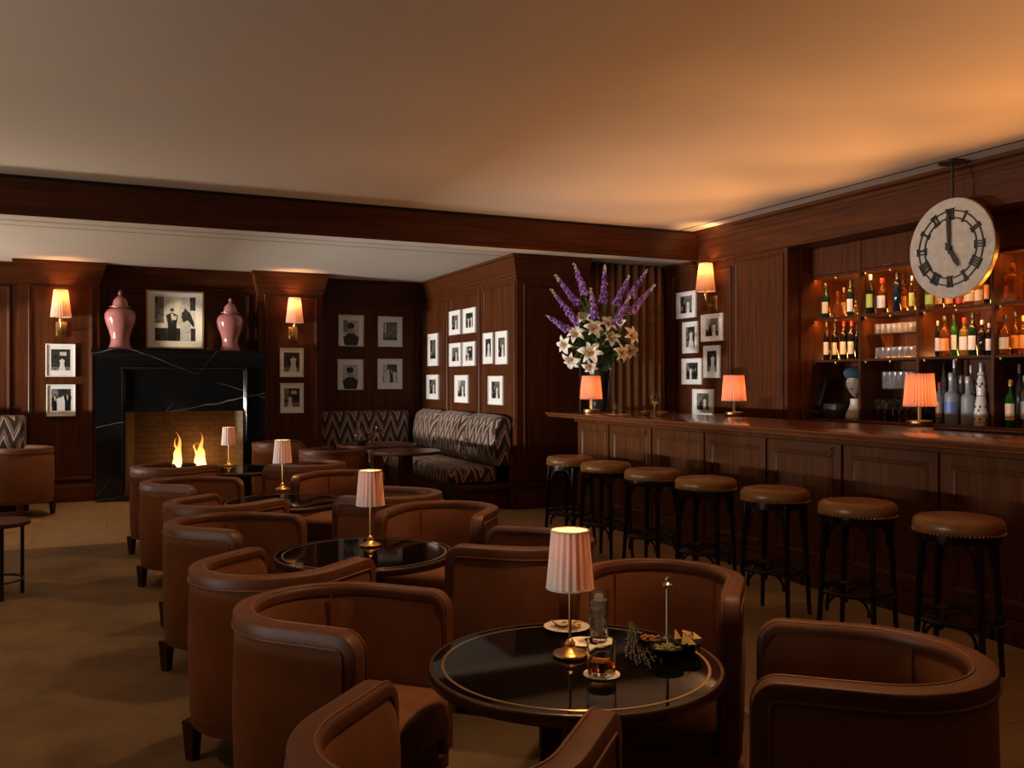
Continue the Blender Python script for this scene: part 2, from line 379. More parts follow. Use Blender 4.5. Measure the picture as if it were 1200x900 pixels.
g = G(); g.box(4.98, XR + .3, 9.3, 9.45, 0, ZL); struct(g, 'wall_behind_curtain', 'wood_v')
g = G(); g.box(XR, XR + .3, 6.98, 9.4, 0, ZL)
yg = on_x(859, 400, XR).y
panels(g, (XR, 0, 0), Y3, -X3, [(yg + .02, 8.97, .5, 2.66), (7.03, yg - .02, .5, 2.70)])
struct(g, 'wall_right', 'wood_v')
# frieze above the back bar, with its crown
g = G(); g.box(XR - .01, XR + .75, -1.0, YB, 2.74, ZH); g.box(XR - .022, XR, -1.0, YB, 2.74, 2.77, .006)
crown(g, [(XR - .01, YB), (XR - .01, -1.0)], ZH, .12, .06); struct(g, 'wall_right_frieze', 'wood_y')
g = G(); crown(g, [(-8, 11.9), (XP[0], 11.9), (XP[0], YP), (XP[1], YP), (XP[1], YC), (XP[2], YC), (XP[2], YP), (XP[3], YP), (XP[3], YA), (XA, YA), (XA, YD), (4.98, YD)], ZL, .26, .085)
struct(g, 'trim_2', 'wood_x')
g = G(); crown(g, [(XR, 9.3), (XR, YB + .04)], ZL, .10, .05); struct(g, 'trim_3', 'wood_y')
def base_strip(g, pts, h=.20):
    prof = [(.0, h), (.012, h), (.022, h - .02), (.025, 0)]
    P = [Vector((*p, 0)) for p in pts]; rs = []
    for i, p in enumerate(P):
        ns = []
        if i > 0: t = (p - P[i - 1]).normalized(); ns.append(Vector((t.y, -t.x, 0)))
        if i < len(P) - 1: t = (P[i + 1] - p).normalized(); ns.append(Vector((t.y, -t.x, 0)))
        m_ = sum(ns, Vector()) ; m_ = m_ / m_.dot(ns[0])
        rs.append([p + m_ * a + Vector((0, 0, z)) for a, z in prof])
    g.rings(rs, False)
g = G(); base_strip(g, [(-8, 11.9), (XP[0], 11.9), (XP[0], YP), (-.13, YP)]); base_strip(g, [(1.82, YP), (XP[3], YP), (XP[3], 11.7)]); struct(g, 'baseboard_back', 'wood_x')

# ================================================================ FIREPLACE
FX0, FX1, FY = -.118, 1.79, 11.36
t = thing('fireplace', 'black veined marble fireplace surround with deep mantel and lit brick firebox', 'fireplace', ((FX0 + FX1) / 2, FY, 0))
def rel(o, p): return Vector(p) - Vector(o.location)
fo = Matrix.Translation(-Vector(t.location))
ox0, ox1, oz = .20, 1.53, 1.04
g = G(); g.box(FX0, ox0, FY, YC - .005, 0, 1.72); g.box(ox1, FX1, FY, YC - .005, 0, 1.72); g.box(ox0, ox1, FY, YC - .005, oz, 1.72)
g.sweep((0, FY, 0), X3, Z3, -Y3, .155, 1.575, 0.02, 1.565, [(0, 0), (0, .035), (.012, .04), (.022, .03), (.03, .008), (.04, 0)])
g.sweep((0, FY, 0), X3, Z3, -Y3, ox0 - .03, ox1 + .03, .02, oz + .03, [(0, 0), (0, .012), (.03, .012), (.03, -.05)])
g.out('surround', 'black_marble', t, xf=fo)
g = G(); g.rings([[(FX0 - a, FY - a, z), (FX1 + a, FY - a, z), (FX1 + a, YC - .005, z), (FX0 - a, YC - .005, z)] for a, z in ((0, 1.66), (.008, 1.69), (.03, 1.715), (.035, 1.735), (.045, 1.74), (.045, 1.775))], True, True, True)
g.out('mantel_shelf', 'black_marble', t, xf=fo, smooth=False)
g = G(); fb = 12.2
g.quad((ox0 + .12, fb, 0), (ox1 - .12, fb, 0), (ox1 - .12, fb, oz), (ox0 + .12, fb, oz))
g.quad((ox0, FY + .03, 0), (ox0 + .12, fb, 0), (ox0 + .12, fb, oz), (ox0, FY + .03, oz))
g.quad((ox1, FY + .03, 0), (ox1 - .12, fb, 0), (ox1 - .12, fb, oz), (ox1, FY + .03, oz))
g.quad((ox0, FY + .03, oz), (ox1, FY + .03, oz), (ox1, fb, oz), (ox0, fb, oz))
g.quad((ox0, FY + .03, .03), (ox1, FY + .03, .03), (ox1, fb, .03), (ox0, fb, .03))
g.out('firebox', 'fire_brick', t, xf=fo, smooth=False)
ft = thing('log_fire', 'burning log fire with two tall flames inside the black marble fireplace', 'fire', ((.86), 11.78, .03))
random.seed(3)
g = G()
for a in (-.30, -.1, .12, .3): g.box(a - .01, a + .01, -.16, .16, .0, .16)
g.box(-.36, .36, -.17, -.15, .13, .15); g.box(-.36, .36, .15, .17, .13, .15); g.out('grate', 'black_matte', ft)
for a, b_, z, r in (((-.32, -.08), (.30, -.05), .21, .055), ((-.28, .08), (.34, .06), .21, .055), ((-.2, -.03), (.22, .05), .30, .05)):
    g = G(); g.tube([(a[0] + (b_[0] - a[0]) * k / 6, a[1] + (b_[1] - a[1]) * k / 6 + random.uniform(-.008, .008), z + random.uniform(-.008, .008)) for k in range(7)], [r * random.uniform(.85, 1.1) for k in range(7)], 9); g.out('log', 'charcoal', ft)
def flame_mesh(name, cx, h, w, seed):
    random.seed(seed); g = G()
    for q in range(6):
        hh = h * (1 if q == 0 else random.uniform(.35, .85)); ox = random.uniform(-.06, .06) if q else 0; oy = random.uniform(-.05, .05); ph = random.uniform(0, 6)
        rs = []
        for k in range(14):
            f_ = k / 13; r = w * (.62 if q == 0 else random.uniform(.34, .5)) * (math.sin(PI * min(1, f_ * .9 + .14)) ** .8) * (1 - f_) ** .55 + .002
            sw = math.sin(f_ * 5 + ph) * .035 * f_ + .02 * math.sin(f_ * 11 + ph) * f_
            rs.append([(cx + ox * (1 - .6 * f_) + sw + r * math.cos(2 * PI * i / 10), oy + r * .6 * math.sin(2 * PI * i / 10), .2 + hh * f_) for i in range(10)])
        g.rings(rs, True, True, True)
    g.out(name, 'flame_glow', ft, angle=180)
flame_mesh('flame', -.06, .56, .075, 1); flame_mesh('flame', .20, .54, .080, 5)
lamp_light('POINT', (-.10, 0, .42), 1.2, (1, .42, .12), ft, .06, name='fire_light'); lamp_light('POINT', (.27, .16, .42), 5, (1, .42, .12), ft, .06, name='fire_light')

# ---------------------------------------------------------------- ginger jars + leaning picture
JZ = 1.775
def jar(px, sc, label):
    p = on_y(px, 408, 11.50)
    t = thing('ginger_jar', label, 'vase', (p.x, p.y, JZ), 0, 'pink jars on the mantel')
    g = G(); g.lathe([(r * sc, z * sc) for r, z in ((.0, .0), (.135, .0), (.138, .012), (.120, .05), (.106, .10), (.108, .15), (.130, .23), (.160, .31), (.176, .38), (.174, .43), (.150, .475), (.110, .495), (.085, .50), (.085, .515), (.0, .515))], 40); g.out('body', 'vase_pink', t, angle=60)
    g = G(); g.lathe([(r * sc, z * sc) for r, z in ((.092, .505), (.122, .507), (.124, .517), (.092, .524), (.088, .56), (.074, .60), (.048, .63), (.024, .645), (.016, .66), (.026, .675), (.022, .695), (.010, .712), (.0, .72))], 32); g.out('lid', 'vase_pink', t, angle=60)
jar(141, .98, 'larger pink lidded ginger jar at left end of the black mantel')
jar(270, .92, 'smaller pink lidded ginger jar at right end of the black mantel')

def ell(g, cx, cy, rx, ry, h, n=14, a0=0, a1=2 * PI):
    g.poly([(cx + rx * math.cos(a0 + (a1 - a0) * i / n), cy + ry * math.sin(a0 + (a1 - a0) * i / n), h) for i in range(n if a1 - a0 > 6.2 else n + 1)])
def figure(g, x, base, hgt, dark, h, skirt=False, lean=0):
    """a standing figure silhouette, flat print"""
    w = hgt * .16
    g.mi = dark
    g.poly([(x - w * (1.5 if skirt else .8), base, h), (x + w * (1.5 if skirt else .8), base, h), (x + w * .8 + lean, base + hgt * .5, h), (x + w * 1.15 + lean, base + hgt * .78, h), (x + w * .4 + lean, base + hgt * .84, h), (x - w * .4 + lean, base + hgt * .84, h), (x - w * 1.15 + lean, base + hgt * .78, h), (x - w * .8 + lean, base + hgt * .5, h)])
    g.mi = 3; ell(g, x + lean, base + hgt * .91, hgt * .05, hgt * .075, h + .0002)
    g.mi = 1; ell(g, x + lean, base + hgt * .955, hgt * .065, hgt * .05, h + .0004, 10)
    if dark == 1:
        g.mi = 2; g.poly([(x - w * .25 + lean, base + hgt * .82, h + .0003), (x + lean, base + hgt * .55, h + .0003), (x + w * .25 + lean, base + hgt * .82, h + .0003)])
PM = ['photo_mid', 'photo_black', 'photo_white', 'photo_skin', 'photo_light', 'photo_dark', 'photo_sepia', 'photo_pale']
def print_mesh(w, h, kind, seed):
    """flat print in local x (across), y (up), z (out)"""
    rnd = random.Random(seed); g = G()
    bg = {'couple': 0, 'group': 5, 'dark': 5, 'bride': 5, 'trees': 0, 'sepia': 6, 'pale': 4, 'portrait': 4, 'studio': 7}[kind]
    g.mi = bg; g.poly([(-w / 2, -h / 2, 0), (w / 2, -h / 2, 0), (w / 2, h / 2, 0), (-w / 2, h / 2, 0)])
    def patch(mi, x0, x1, y0, y1, z=.0002):
        g.mi = mi; g.poly([(x0 * w, y0 * h, z), (x1 * w, y0 * h, z), (x1 * w, y1 * h, z), (x0 * w, y1 * h, z)])
    patch(5 if bg != 5 else 0, -.5, .5, -.5, -.5 + rnd.uniform(.12, .3)); patch(rnd.choice((0, 4, 5)), -.5, -.5 + rnd.uniform(.2, .4), -.1, .5)
    b_ = -.5 * h
    if kind in ('couple', 'sepia'): figure(g, -.16 * w, b_, h * .82, 1, .0006); figure(g, .17 * w, b_, h * .76, 2, .0008, True)
    elif kind == 'group':
        for i, x in enumerate((-.32, -.1, .12, .33)): figure(g, x * w, b_, h * rnd.uniform(.68, .85), rnd.choice((1, 2, 1)), .0006 + i * .0006)
    elif kind == 'dark': figure(g, rnd.uniform(-.2, .1) * w, b_, h * .62, 2, .0006, True); patch(4, -.05, .3, .2, .38, .0004)
    elif kind == 'bride': figure(g, .08 * w, b_, h * .86, 2, .0006, True, .02 * w)
    elif kind == 'trees':
        for i in range(4): patch(1, -.45 + i * .25, -.40 + i * .25, -.45, .5, .0005)
        figure(g, .05 * w, b_, h * .5, 1, .0007)
    elif kind == 'pale': figure(g, 0, b_, h * .7, 1, .0006)
    elif kind == 'portrait':
        g.mi = 1; ell(g, 0, -.55 * h, .48 * w, .42 * h, .0005); g.mi = 3; ell(g, 0, .06 * h, .2 * w, .24 * h, .0007, 18); g.mi = 1; ell(g, -.03 * w, .22 * h, .24 * w, .16 * h, .0009, 16)
    elif kind == 'studio':
        patch(4, .12, .38, -.5, .5, .0004); patch(5, .36, .5, .2, .5, .0005); patch(5, -.5, -.05, -.48, -.3, .0005); patch(1, -.5, -.44, .35, .5, .0005)
        figure(g, -.08 * w, b_ + .02 * h, h * .72, 1, .0008); g.mi = 2; ell(g, -.02 * w, .02 * h, .05 * w, .05 * h, .0014); g.mi = 3; ell(g, .015 * w, .06 * h, .035 * w, .03 * h, .0016)
        g.mi = 5
        g.poly([(.15 * w, .05 * h, .0007), (.2 * w, -.08 * h, .0007), (.3 * w, -.02 * h, .0007), (.46 * w, -.2 * h, .0007), (.47 * w, -.1 * h, .0007), (.38 * w, .12 * h, .0007), (.24 * w, .26 * h, .0007)])
        ell(g, .22 * w, .12 * h, .06 * w, .06 * h, .0009)
    return g
def picture(wall, box, label, kind, frame='frame_white', matw=.22, fw=.013, photo_frac=None, cat='framed photo', group=None, seed=1, tilt=0):
    """wall = ('x', X) or ('y', Y); box = the frame's outline as it stands on that wall"""
    a, c, b_, d_ = box  # px0, py0, px1, py1
    pxm, pym = (a + b_) / 2, (c + d_) / 2
    if wall[0] == 'y':
        p0, p1 = on_y(a, pym, wall[1]), on_y(b_, pym, wall[1]); top, bot = on_y(pxm, c, wall[1]), on_y(pxm, d_, wall[1]); rot = 0; w = abs(p1.x - p0.x)
    else:
        p0, p1 = on_x(a, pym, wall[1]), on_x(b_, pym, wall[1]); top, bot = on_x(pxm, c, wall[1]), on_x(pxm, d_, wall[1]); rot = -PI / 2; w = abs(p1.y - p0.y)
    h = top.z - bot.z; ctr = (p0 + p1) / 2
    t = thing('framed_picture' if cat == 'framed picture' else 'framed_photo', label, cat, (ctr.x, ctr.y, bot.z), rot, group)
    if tilt: t.rotation_euler.x = tilt
    xf = Matrix.Translation((0, -.022, h / 2)) @ Matrix.Rotation(PI / 2, 4, 'X')
    g = G(); g.sweep((0, 0, 0), X3, Y3, Z3, -w / 2, w / 2, -h / 2, h / 2, [(0, -.020), (0, 0), (.002, .003), (fw - .002, .003), (fw, 0), (fw, -.012)]); g.out('frame', frame, t, xf=xf)
    mw, mh = w - 2 * fw, h - 2 * fw
    g = G(); g.box(-mw / 2 - .001, mw / 2 + .001, -mh / 2 - .001, mh / 2 + .001, -.012, -.007); g.out('mat_board', 'mat_board', t, xf=xf, smooth=False)
    fx, fy = photo_frac or (.58, .60)
    print_mesh(w * fx, h * fy, kind, seed).out('photograph', PM, t, xf=xf @ Matrix.Translation((0, h * .015, -.0065)), smooth=False)
    return t
picture(('y', 11.60), (171, 341, 239, 408.8), 'large gold framed black and white print leaning between two pink jars', 'studio', 'frame_gold', fw=.022, photo_frac=(.70, .76), cat='framed picture', seed=2, tilt=-.0)
LP = 'photos on the left pilaster'; RP = 'photos on the right pilaster'; AB = 'photos on the alcove back wall'; AR = 'photos on the alcove side wall'; BW = 'photos on the wall behind the bar'
picture(('y', YP), (53.6, 403, 88.6, 441.6), 'dark framed photo directly under the sconce left of the fireplace', 'dark', group=LP, seed=3, photo_frac=(.64, .64))
picture(('y', YP), (54.4, 450.4, 88.7, 488), 'framed photo of a group, lower of two left of the fireplace', 'group', group=LP, seed=4, photo_frac=(.66, .68))
picture(('y', YP), (327.5, 408, 355.5, 442), 'framed photo directly under the sconce right of the fireplace', 'bride', 'frame_cream', group=RP, seed=5, photo_frac=(.66, .66))
picture(('y', YP), (328, 449, 355.5, 484), 'framed photo, lower of two right of the fireplace', 'dark', group=RP, seed=6, photo_frac=(.66, .62))
picture(('y', YA), (396, 369, 426, 406), 'framed portrait at upper left of four on alcove back wall', 'portrait', 'frame_cream', group=AB, seed=7, photo_frac=(.60, .62))
picture(('y', YA), (442.5, 371, 471, 406.5), 'framed photo at upper right of four on alcove back wall', 'trees', group=AB, seed=8)
picture(('y', YA), (395, 420.8, 425.5, 457), 'framed photo at lower left of four on alcove back wall', 'portrait', 'frame_cream', group=AB, seed=9)
picture(('y', YA), (442, 420.5, 471, 456), 'framed photo of a group at lower right of four on alcove back wall', 'group', group=AB, seed=10)
for bx, lb, kd, sd in (((502.9, 391, 514.4, 429), 'tall narrow framed photo, upper of two on leftmost panel above the banquette', 'trees', 11), ((501.5, 439, 515, 468), 'framed photo, lower of two on leftmost panel above the banquette', 'sepia', 12),
                       ((528, 364, 541, 392.5), 'framed photo at top left of the five on middle panel above the banquette', 'couple', 13), ((544, 361, 558.7, 390.5), 'framed photo at top right of the five on middle panel above the banquette', 'group', 14),
                       ((528, 402, 541.8, 429.5), 'framed photo at left of middle row of five on panel above the banquette', 'couple', 15), ((543.8, 400.5, 558.4, 429), 'framed photo at right of middle row of five on panel above the banquette', 'dark', 16),
                       ((534.4, 439.5, 550, 472), 'framed photo alone at the bottom of five on middle panel above the banquette', 'couple', 17), ((567.8, 390, 579.3, 426.5), 'tall framed photo, left of the pair on rightmost panel above the banquette', 'bride', 18),
                       ((582.4, 388, 596.2, 427), 'tall framed photo, right of the pair on rightmost panel above the banquette', 'sepia', 19), ((573.8, 440.5, 591, 474.5), 'framed photo below the pair on rightmost panel above the banquette', 'sepia', 20)):
    picture(('x', XA), bx, lb, kd, group=AR, seed=sd, photo_frac=(.55, .58))
for bx, lb, kd, sd in (((794, 341.8, 817, 373), 'framed photo at top left, left of the sconce behind the bar', 'couple', 21), ((801.3, 377, 819, 414), 'tall framed photo of a white figure, second down at left behind the bar', 'bride', 22),
                       ((823, 368, 848.5, 400), 'framed photo directly below the sconce behind the bar', 'couple', 23), ((826, 405, 845, 443), 'tall framed photo below the one under the bar sconce', 'bride', 24),
                       ((800.5, 420, 824, 450.5), 'framed photo of a group, lowest in the left column behind the bar', 'group', 25), ((813, 456, 837, 486), 'lowest framed photo behind the bar, its foot at the bar top', 'sepia', 26)):
    picture(('x', XR), bx, lb, kd, group=BW, seed=sd, photo_frac=(.58, .64))

# ================================================================ LAMPS
def pleated(g, r0, r1, h, z0, pleats=26, depth=.05, n=None):
    n = pleats * 4
    def wob(i, nn): return 1 + depth * (0, .5, 0, -.5)[i % 4]
    rs = []
    for k in range(7):
        f_ = k / 6; r = r0 + (r1 - r0) * f_
        rs.append([(r * wob(i, n) * math.cos(2 * PI * i / n), r * wob(i, n) * math.sin(2 * PI * i / n), z0 + h * f_) for i in range(n)])
    g.rings(rs, True)
def ring(g, r, z, t, n=40): g.tube([(r * math.cos(2 * PI * i / n), r * math.sin(2 * PI * i / n), z) for i in range(n)], t, 6, True)
def shade_parts(t, r0, r1, h, z0, mat, pleats, energy, col, bulb_z=.45):
    g = G(); pleated(g, r0, r1, h, z0, pleats); sh = g.out('lamp_shade', mat, t, angle=25)
    for r_, z_ in ((r0, z0), (r1, z0 + h)): g = G(); ring(g, r_, z_, .0032); g.out('trim', mat, sh)
    g = G(); bz = z0 + h * bulb_z; g.lathe([(.0, bz - .03), (.008, bz - .03), (.010, bz - .01), (.018, bz + .012), (.016, bz + .03), (.0, bz + .04)], 12); g.out('bulb', 'bulb_glow', t, angle=180)
    lamp_light('POINT', (0, 0, bz + .055), energy * .55, col, t, .015); lamp_light('POINT', (.030, 0, bz - .045), energy * .55, col, t, .008)
WARM = (1, .50, .20)
def table_lamp(label, loc, energy=1.4, first=None):
    t = thing('table_lamp', label, 'lamp', loc, 0, 'small lamps on the cocktail tables')
    g = G(); g.lathe([(0, 0), (.050, 0), (.052, .005), (.050, .009), (.046, .012), (.030, .016), (.020, .024), (.013, .030), (.016, .036), (.012, .042), (.007, .050), (.0, .052)], 28); g.out('base', 'brass', t, angle=50)
    g = G(); g.lathe([(0, .05), (.0042, .05), (.0042, .205), (.008, .21), (.008, .225), (0, .23)], 12); g.out('stem', 'brass', t)
    shade_parts(t, .068, .054, .165, .20, 'shade_ivory', 20, energy, WARM, .42)
    return t
def bar_lamp(label, loc, energy=2.2):
    t = thing('bar_lamp', label, 'lamp', loc, 0, 'pink shaded lamps along the bar top')
    g = G(); g.lathe([(0, 0), (.080, 0), (.083, .006), (.083, .036), (.078, .042), (.0, .044)], 32); g.out('base', 'dull_brass', t)
    g = G(); g.box(-.013, -.004, -.006, .006, .042, .15, .002, 1); g.box(.004, .013, -.006, .006, .042, .15, .002, 1); g.lathe([(0, .15), (.014, .15), (.014, .175), (0, .18)], 12); g.out('stem', 'brass', t)
    shade_parts(t, .112, .092, .235, .145, 'shade_pink', 30, energy, WARM, .4)
    return t
def sconce(label, loc, rz, energy=10):
    """backplate against the wall, arm coming forward (local -y) and up to a tall pleated shade"""
    t = thing('wall_sconce', label, 'wall lamp', loc, rz, 'pleated wall sconces')
    g = G(); g.box(-.058, .058, -.016, 0, -.085, .085, .004); g.box(-.045, .045, -.022, -.016, -.07, .07, .003); g.out('backplate', 'brass', t)
    g = G(); g.tube([(0, -.02, -.02), (0, -.06, -.03), (0, -.10, -.015), (0, -.125, .03), (0, -.13, .085)], .009, 10); g.lathe([(0, .08), (.022, .085), (.024, .10), (.013, .105), (.013, .15), (0, .15)], 14, (0, -.13, 0)); g.out('arm', 'brass', t)
    g = G(); pleated(g, .108, .072, .31, .135, 26); sh = g.out('lamp_shade', 'shade_cream', t, angle=25); sh.location.y = -.13
    for r_, z_ in ((.108, .135), (.072, .445)): g = G(); ring(g, r_, z_, .003); g.out('trim', 'shade_cream', sh)
    g = G(); g.lathe([(0, .17), (.010, .17), (.018, .215), (.015, .235), (0, .25)], 12, (0, -.13, 0)); g.out('bulb', 'bulb_glow', t, angle=180)
    lamp_light('POINT', (0, -.13, .36), energy, (1, .45, .17), t, .03)
p = on_y(72, 386, YP); sconce('brass wall sconce with pleated shade left of the fireplace', (p.x, YP, p.z), 0)
p = on_y(343, 391, YP); sconce('brass wall sconce with pleated shade right of the fireplace', (p.x, YP, p.z), 0)
p = on_x(838, 356, XR); sconce('brass wall sconce with pleated shade on the wall behind the bar', (XR, p.y, p.z), -PI / 2, 10)

# ================================================================ TUB CHAIRS
RC, TH, YF, HT = .262, .064, .27, .714      # centre-line radius, wall thickness, arm length, height
def u_path(r, yf, step=.03, k=26):
    """plan path: front of the right arm, round the back, to the front of the left arm -> [(x, y, nx, ny, s)]"""
    P = []; n = max(2, int(yf / step))
    for i in range(n): P.append((r, yf * (1 - i / n), 1, 0))
    for i in range(k + 1):
        a = -PI * i / k; P.append((r * math.cos(a), r * math.sin(a), math.cos(a), math.sin(a)))
    for i in range(1, n + 1): P.append((-r, yf * i / n, -1, 0))
    return P
def make_chair(label, group):
    t = thing('tub_chair', label, 'armchair', (0, 0, 0), 0, group)
    rr = .065; zb = .175
    # shell
    g = G(); rs = []
    P = u_path(RC, YF - .012, .012)
    tot = YF - .012
    for x, y, nx, ny in P:
        s = tot - y if y > 0 else 1
        zt = HT - .02 if s >= rr else HT - .02 - rr + math.sqrt(max(0, rr * rr - (rr - s) ** 2))
        o, i = TH / 2, -TH / 2
        bul = .006
        rs.append([(x + nx * d, y + ny * d, z) for d, z in ((o - .012, zb), (o, zb + .02), (o + bul, (zb + zt) / 2), (o, zt - .03), (o - .01, zt - .002), (0, zt), (i + .01, zt - .002), (i, zt - .03), (i - bul, .55), (i - .004, .34), (i + .02, zb))])
    g.rings(rs, True, True, True); g.out('shell', 'velvet', t, angle=50)
    # leather rail that follows the rim and turns down the front of both arms
    path = []
    n0 = 8
    for k in range(n0): path.append((RC, YF, .20 + (HT - rr - .20) * k / n0, 1, 0))
    for k in range(9):
        a = PI / 2 * k / 8; path.append((RC, YF - rr + rr * math.cos(a), HT - rr + rr * math.sin(a), 1, 0))
    for x, y, nx, ny in u_path(RC, YF - rr, .03)[1:-1]: path.append((x, y, HT, nx, ny))
    for k in range(9):
        a = PI / 2 * (1 - k / 8); path.append((-RC, YF - rr + rr * math.cos(a), HT - rr + rr * math.sin(a), -1, 0))
    for k in range(n0): path.append((-RC, YF, HT - rr - (HT - rr - .20) * (k + 1) / n0, -1, 0))
    V = [Vector(p[:3]) for p in path]; rs = []; pip_o, pip_i = [], []
    for i, p in enumerate(path):
        tn = (V[min(i + 1, len(V) - 1)] - V[max(i - 1, 0)]).normalized(); w = Vector((p[3], p[4], 0)); nn = w.cross(tn); nn.normalize()
        if nn.dot(Vector((0, .6 if p[1] > 0 else 0, 1))) < 0: nn = -nn
        W, D = TH / 2 + .004, .042
        rs.append([V[i] + w * a + nn * b_ for a, b_ in ((W, -D), (W, -.007), (W - .003, -.002), (W - .008, 0), (-W + .020, .001), (-W + .011, -.001), (-W + .006, -.006), (-W + .004, -.014), (-W + .004, -.03), (0, -.03))])
        pip_o.append(V[i] + w * (W + .0005) + nn * (-D)); pip_i.append(V[i] + w * (-W + .018) + nn * .0012)
    g = G(); g.rings(rs, True, True, True); rail = g.out('top_rail', 'rail_leather', t, angle=32)
    rail['label'] = 'dark glossy leather rail round the rim'
    g = G(); g.tube(pip_o, .0042, 6); g.tube(pip_i, .0034, 6)
    for a in (-.62, -PI + .62):
        q = RC - TH / 2 - .006; g.tube([(q * math.cos(a), q * math.sin(a), z) for z in (.36, .45, .55, .62, .69)], .003, 6)
    g.out('piping', 'piping_leather', t, angle=80)
    # seat cushion, D-shaped
    def dshape(r, yf): return [(r, yf - .03), (r - .03, yf)] + [(-r + .03, yf), (-r, yf - .03)] + [(r * math.cos(a), r * math.sin(a)) for a in [PI + PI * i / 18 for i in range(19)]]
    g = G(); R = RC - TH / 2 - .002
    g.rings([[(x, y, z) for x, y in dshape(R - q, YF + .03 - q)] for q, z in ((.0, .285), (0, .38), (.006, .40), (.02, .412), (.05, .418), (.12, .422), (.18, .423))], True, True, True)
    g.out('seat_cushion', 'velvet', t, angle=60)
    g = G(); Ro = RC + TH / 2 - .004
    g.rings([[(x, y, z) for x, y in dshape(Ro, YF)] for z in (.15, .195)] , True, True, True)
    g.rings([[(x, y, z) for x, y in dshape(R, YF - .005)] for z in (.195, .285)], True, True, True); g.out('base_rail', 'rail_leather', t)
    for x, y in ((.235, .215), (-.235, .215), (.20, -.20), (-.20, -.20)):
        g = G(); g.rings([[(x + a * q, y + b_ * q, z) for a, b_ in ((-1, -1), (1, -1), (1, 1), (-1, 1))] for z, q in ((.010, .017), (.155, .026))], True, True, True); g.out('leg', 'leg_wood', t, smooth=False)
    return t
CH = 'tub chairs round the cocktail tables'
SPOTS = [  # x, y, facing target x, y, label
 (.640, 2.75, 1.36, 1.98, 'brown velvet tub chair left of the nearest table, its hollow back facing right'),
 (.600, 1.65, 1.34, 2.40, 'brown velvet tub chair cut by the bottom edge of the photo, before the nearest table'),
 (1.745, 1.68, .98, 2.36, 'brown velvet tub chair at lower right, its back toward the bar stools'),
 (1.79, 2.675, 1.13, 1.95, 'brown velvet tub chair behind the nearest table, facing the camera'),
 (.570, 3.46, 1.22, 4.04, 'brown velvet tub chair seen from behind at near left of the second table'),
 (.545, 4.60, 1.26, 3.92, 'brown velvet tub chair at far left of the second table'),
 (1.68, 3.54, .95, 4.2, 'brown velvet tub chair seen from outside, just behind the nearest lamp shade'),
 (1.675, 4.58, 1.08, 3.86, 'brown velvet tub chair behind the second table, facing the camera'),
 (.585, 5.38, 1.30, 5.95, 'brown velvet tub chair seen from behind at near left of the third table'),
 (.50, 6.55, 1.25, 5.9, 'brown velvet tub chair at far left of the third table'),
 (1.62, 5.33, .92, 5.95, 'brown velvet tub chair with curved back behind the second table lamp shade'),
 (1.61, 6.58, 1.05, 5.9, 'brown velvet tub chair behind the third table, facing the camera'),
 (.465, 7.78, 1.2, 8.4, 'brown velvet tub chair seen from behind in front of the burning fire'),
 (1.56, 7.55, .9, 8.2, 'brown velvet tub chair at right of the far table with a lit fourth lamp'),
]
chair0 = None
for i, (x, y, tx, ty, lb) in enumerate(SPOTS):
    rz = math.atan2(ty - y, tx - x) - PI / 2
    if chair0 is None: chair0 = make_chair(lb, CH); chair0.location = (x, y, 0); chair0.rotation_euler.z = rz
    else: dup(chair0, (x, y, 0), rz, lb)
dup(chair0, (2.05, 9.0, 0), math.atan2(.5, .9) - PI / 2, 'brown velvet tub chair drawn up to the near banquette table', 'tub chairs by the banquette')
dup(chair0, (1.78, 10.3, 0), math.atan2(-.1, .9) - PI / 2, 'brown velvet tub chair beside the right pilaster, facing the banquette', 'tub chairs by the banquette')
c_left = dup(chair0, (-.80, 10.55, 0), math.atan2(.7, -.7) - PI / 2, 'brown tub chair at far left edge, its rounded back toward the camera', 'tub chairs at the left wall')

# ================================================================ COCKTAIL TABLES
TZ = .60
def make_table(label, loc):
    t = thing('cocktail_table', label, 'table', loc, 0, 'round black glass cocktail tables'); R = .418
    g = G(); g.lathe([(0, TZ - .022), (R - .012, TZ - .022), (R - .012, TZ), (0, TZ)], 72); g.out('glass_top', 'black_glass', t, angle=30)
    g = G(); g.lathe([(R - .03, TZ - .030), (R - .003, TZ - .030), (R, TZ - .026), (R, TZ - .004), (R - .004, TZ + .001), (R - .013, TZ + .001), (R - .013, TZ - .02)], 72, cap0=False, cap1=False); g.out('rim', 'bronze', t, angle=40)
    g = G(); g.lathe([(R - .046, TZ - .002), (R - .046, TZ + .0009), (R - .038, TZ + .0009), (R - .038, TZ - .002)], 72, cap0=False, cap1=False); g.out('inlay_ring', 'brass', t, angle=20)
    g = G(); g.box(-.07, .07, -.07, .07, .03, TZ - .03, .012); g.box(-.16, .16, -.16, .16, TZ - .05, TZ - .03, .004); g.out('pedestal', 'black_paint', t)
    g = G()
    for a in (-.071, .071):
        for b_ in (-.071, .071): g.box(a - .006, a + .006, b_ - .006, b_ + .006, .03, TZ - .05, .002, 1)
    g.out('pedestal_trim', 'dull_brass', t)
    g = G(); g.lathe([(0, .010), (.25, .010), (.25, .022), (.22, .03), (.10, .038), (0, .04)], 40); g.out('base', 'black_paint', t, angle=30)
    return t
TABS = [(1.215, 2.24), (1.10, 4.08), (1.08, 6.05), (1.12, 8.42)]
t0 = make_table('nearest round black glass cocktail table set with drinks and snacks', (*TABS[0], 0))
dup(t0, (*TABS[1], 0), 0, 'second round black glass table from the camera, holding one lamp')
dup(t0, (*TABS[2], 0), 0, 'third round black glass table from the camera')
dup(t0, (*TABS[3], 0), 0, 'round table farthest down the row, before the fireplace')
q = on_z(668, 769, TZ); table_lamp('lit lamp with ivory pleated shade on the nearest table', (q.x, q.y, TZ + .001), 1.5)
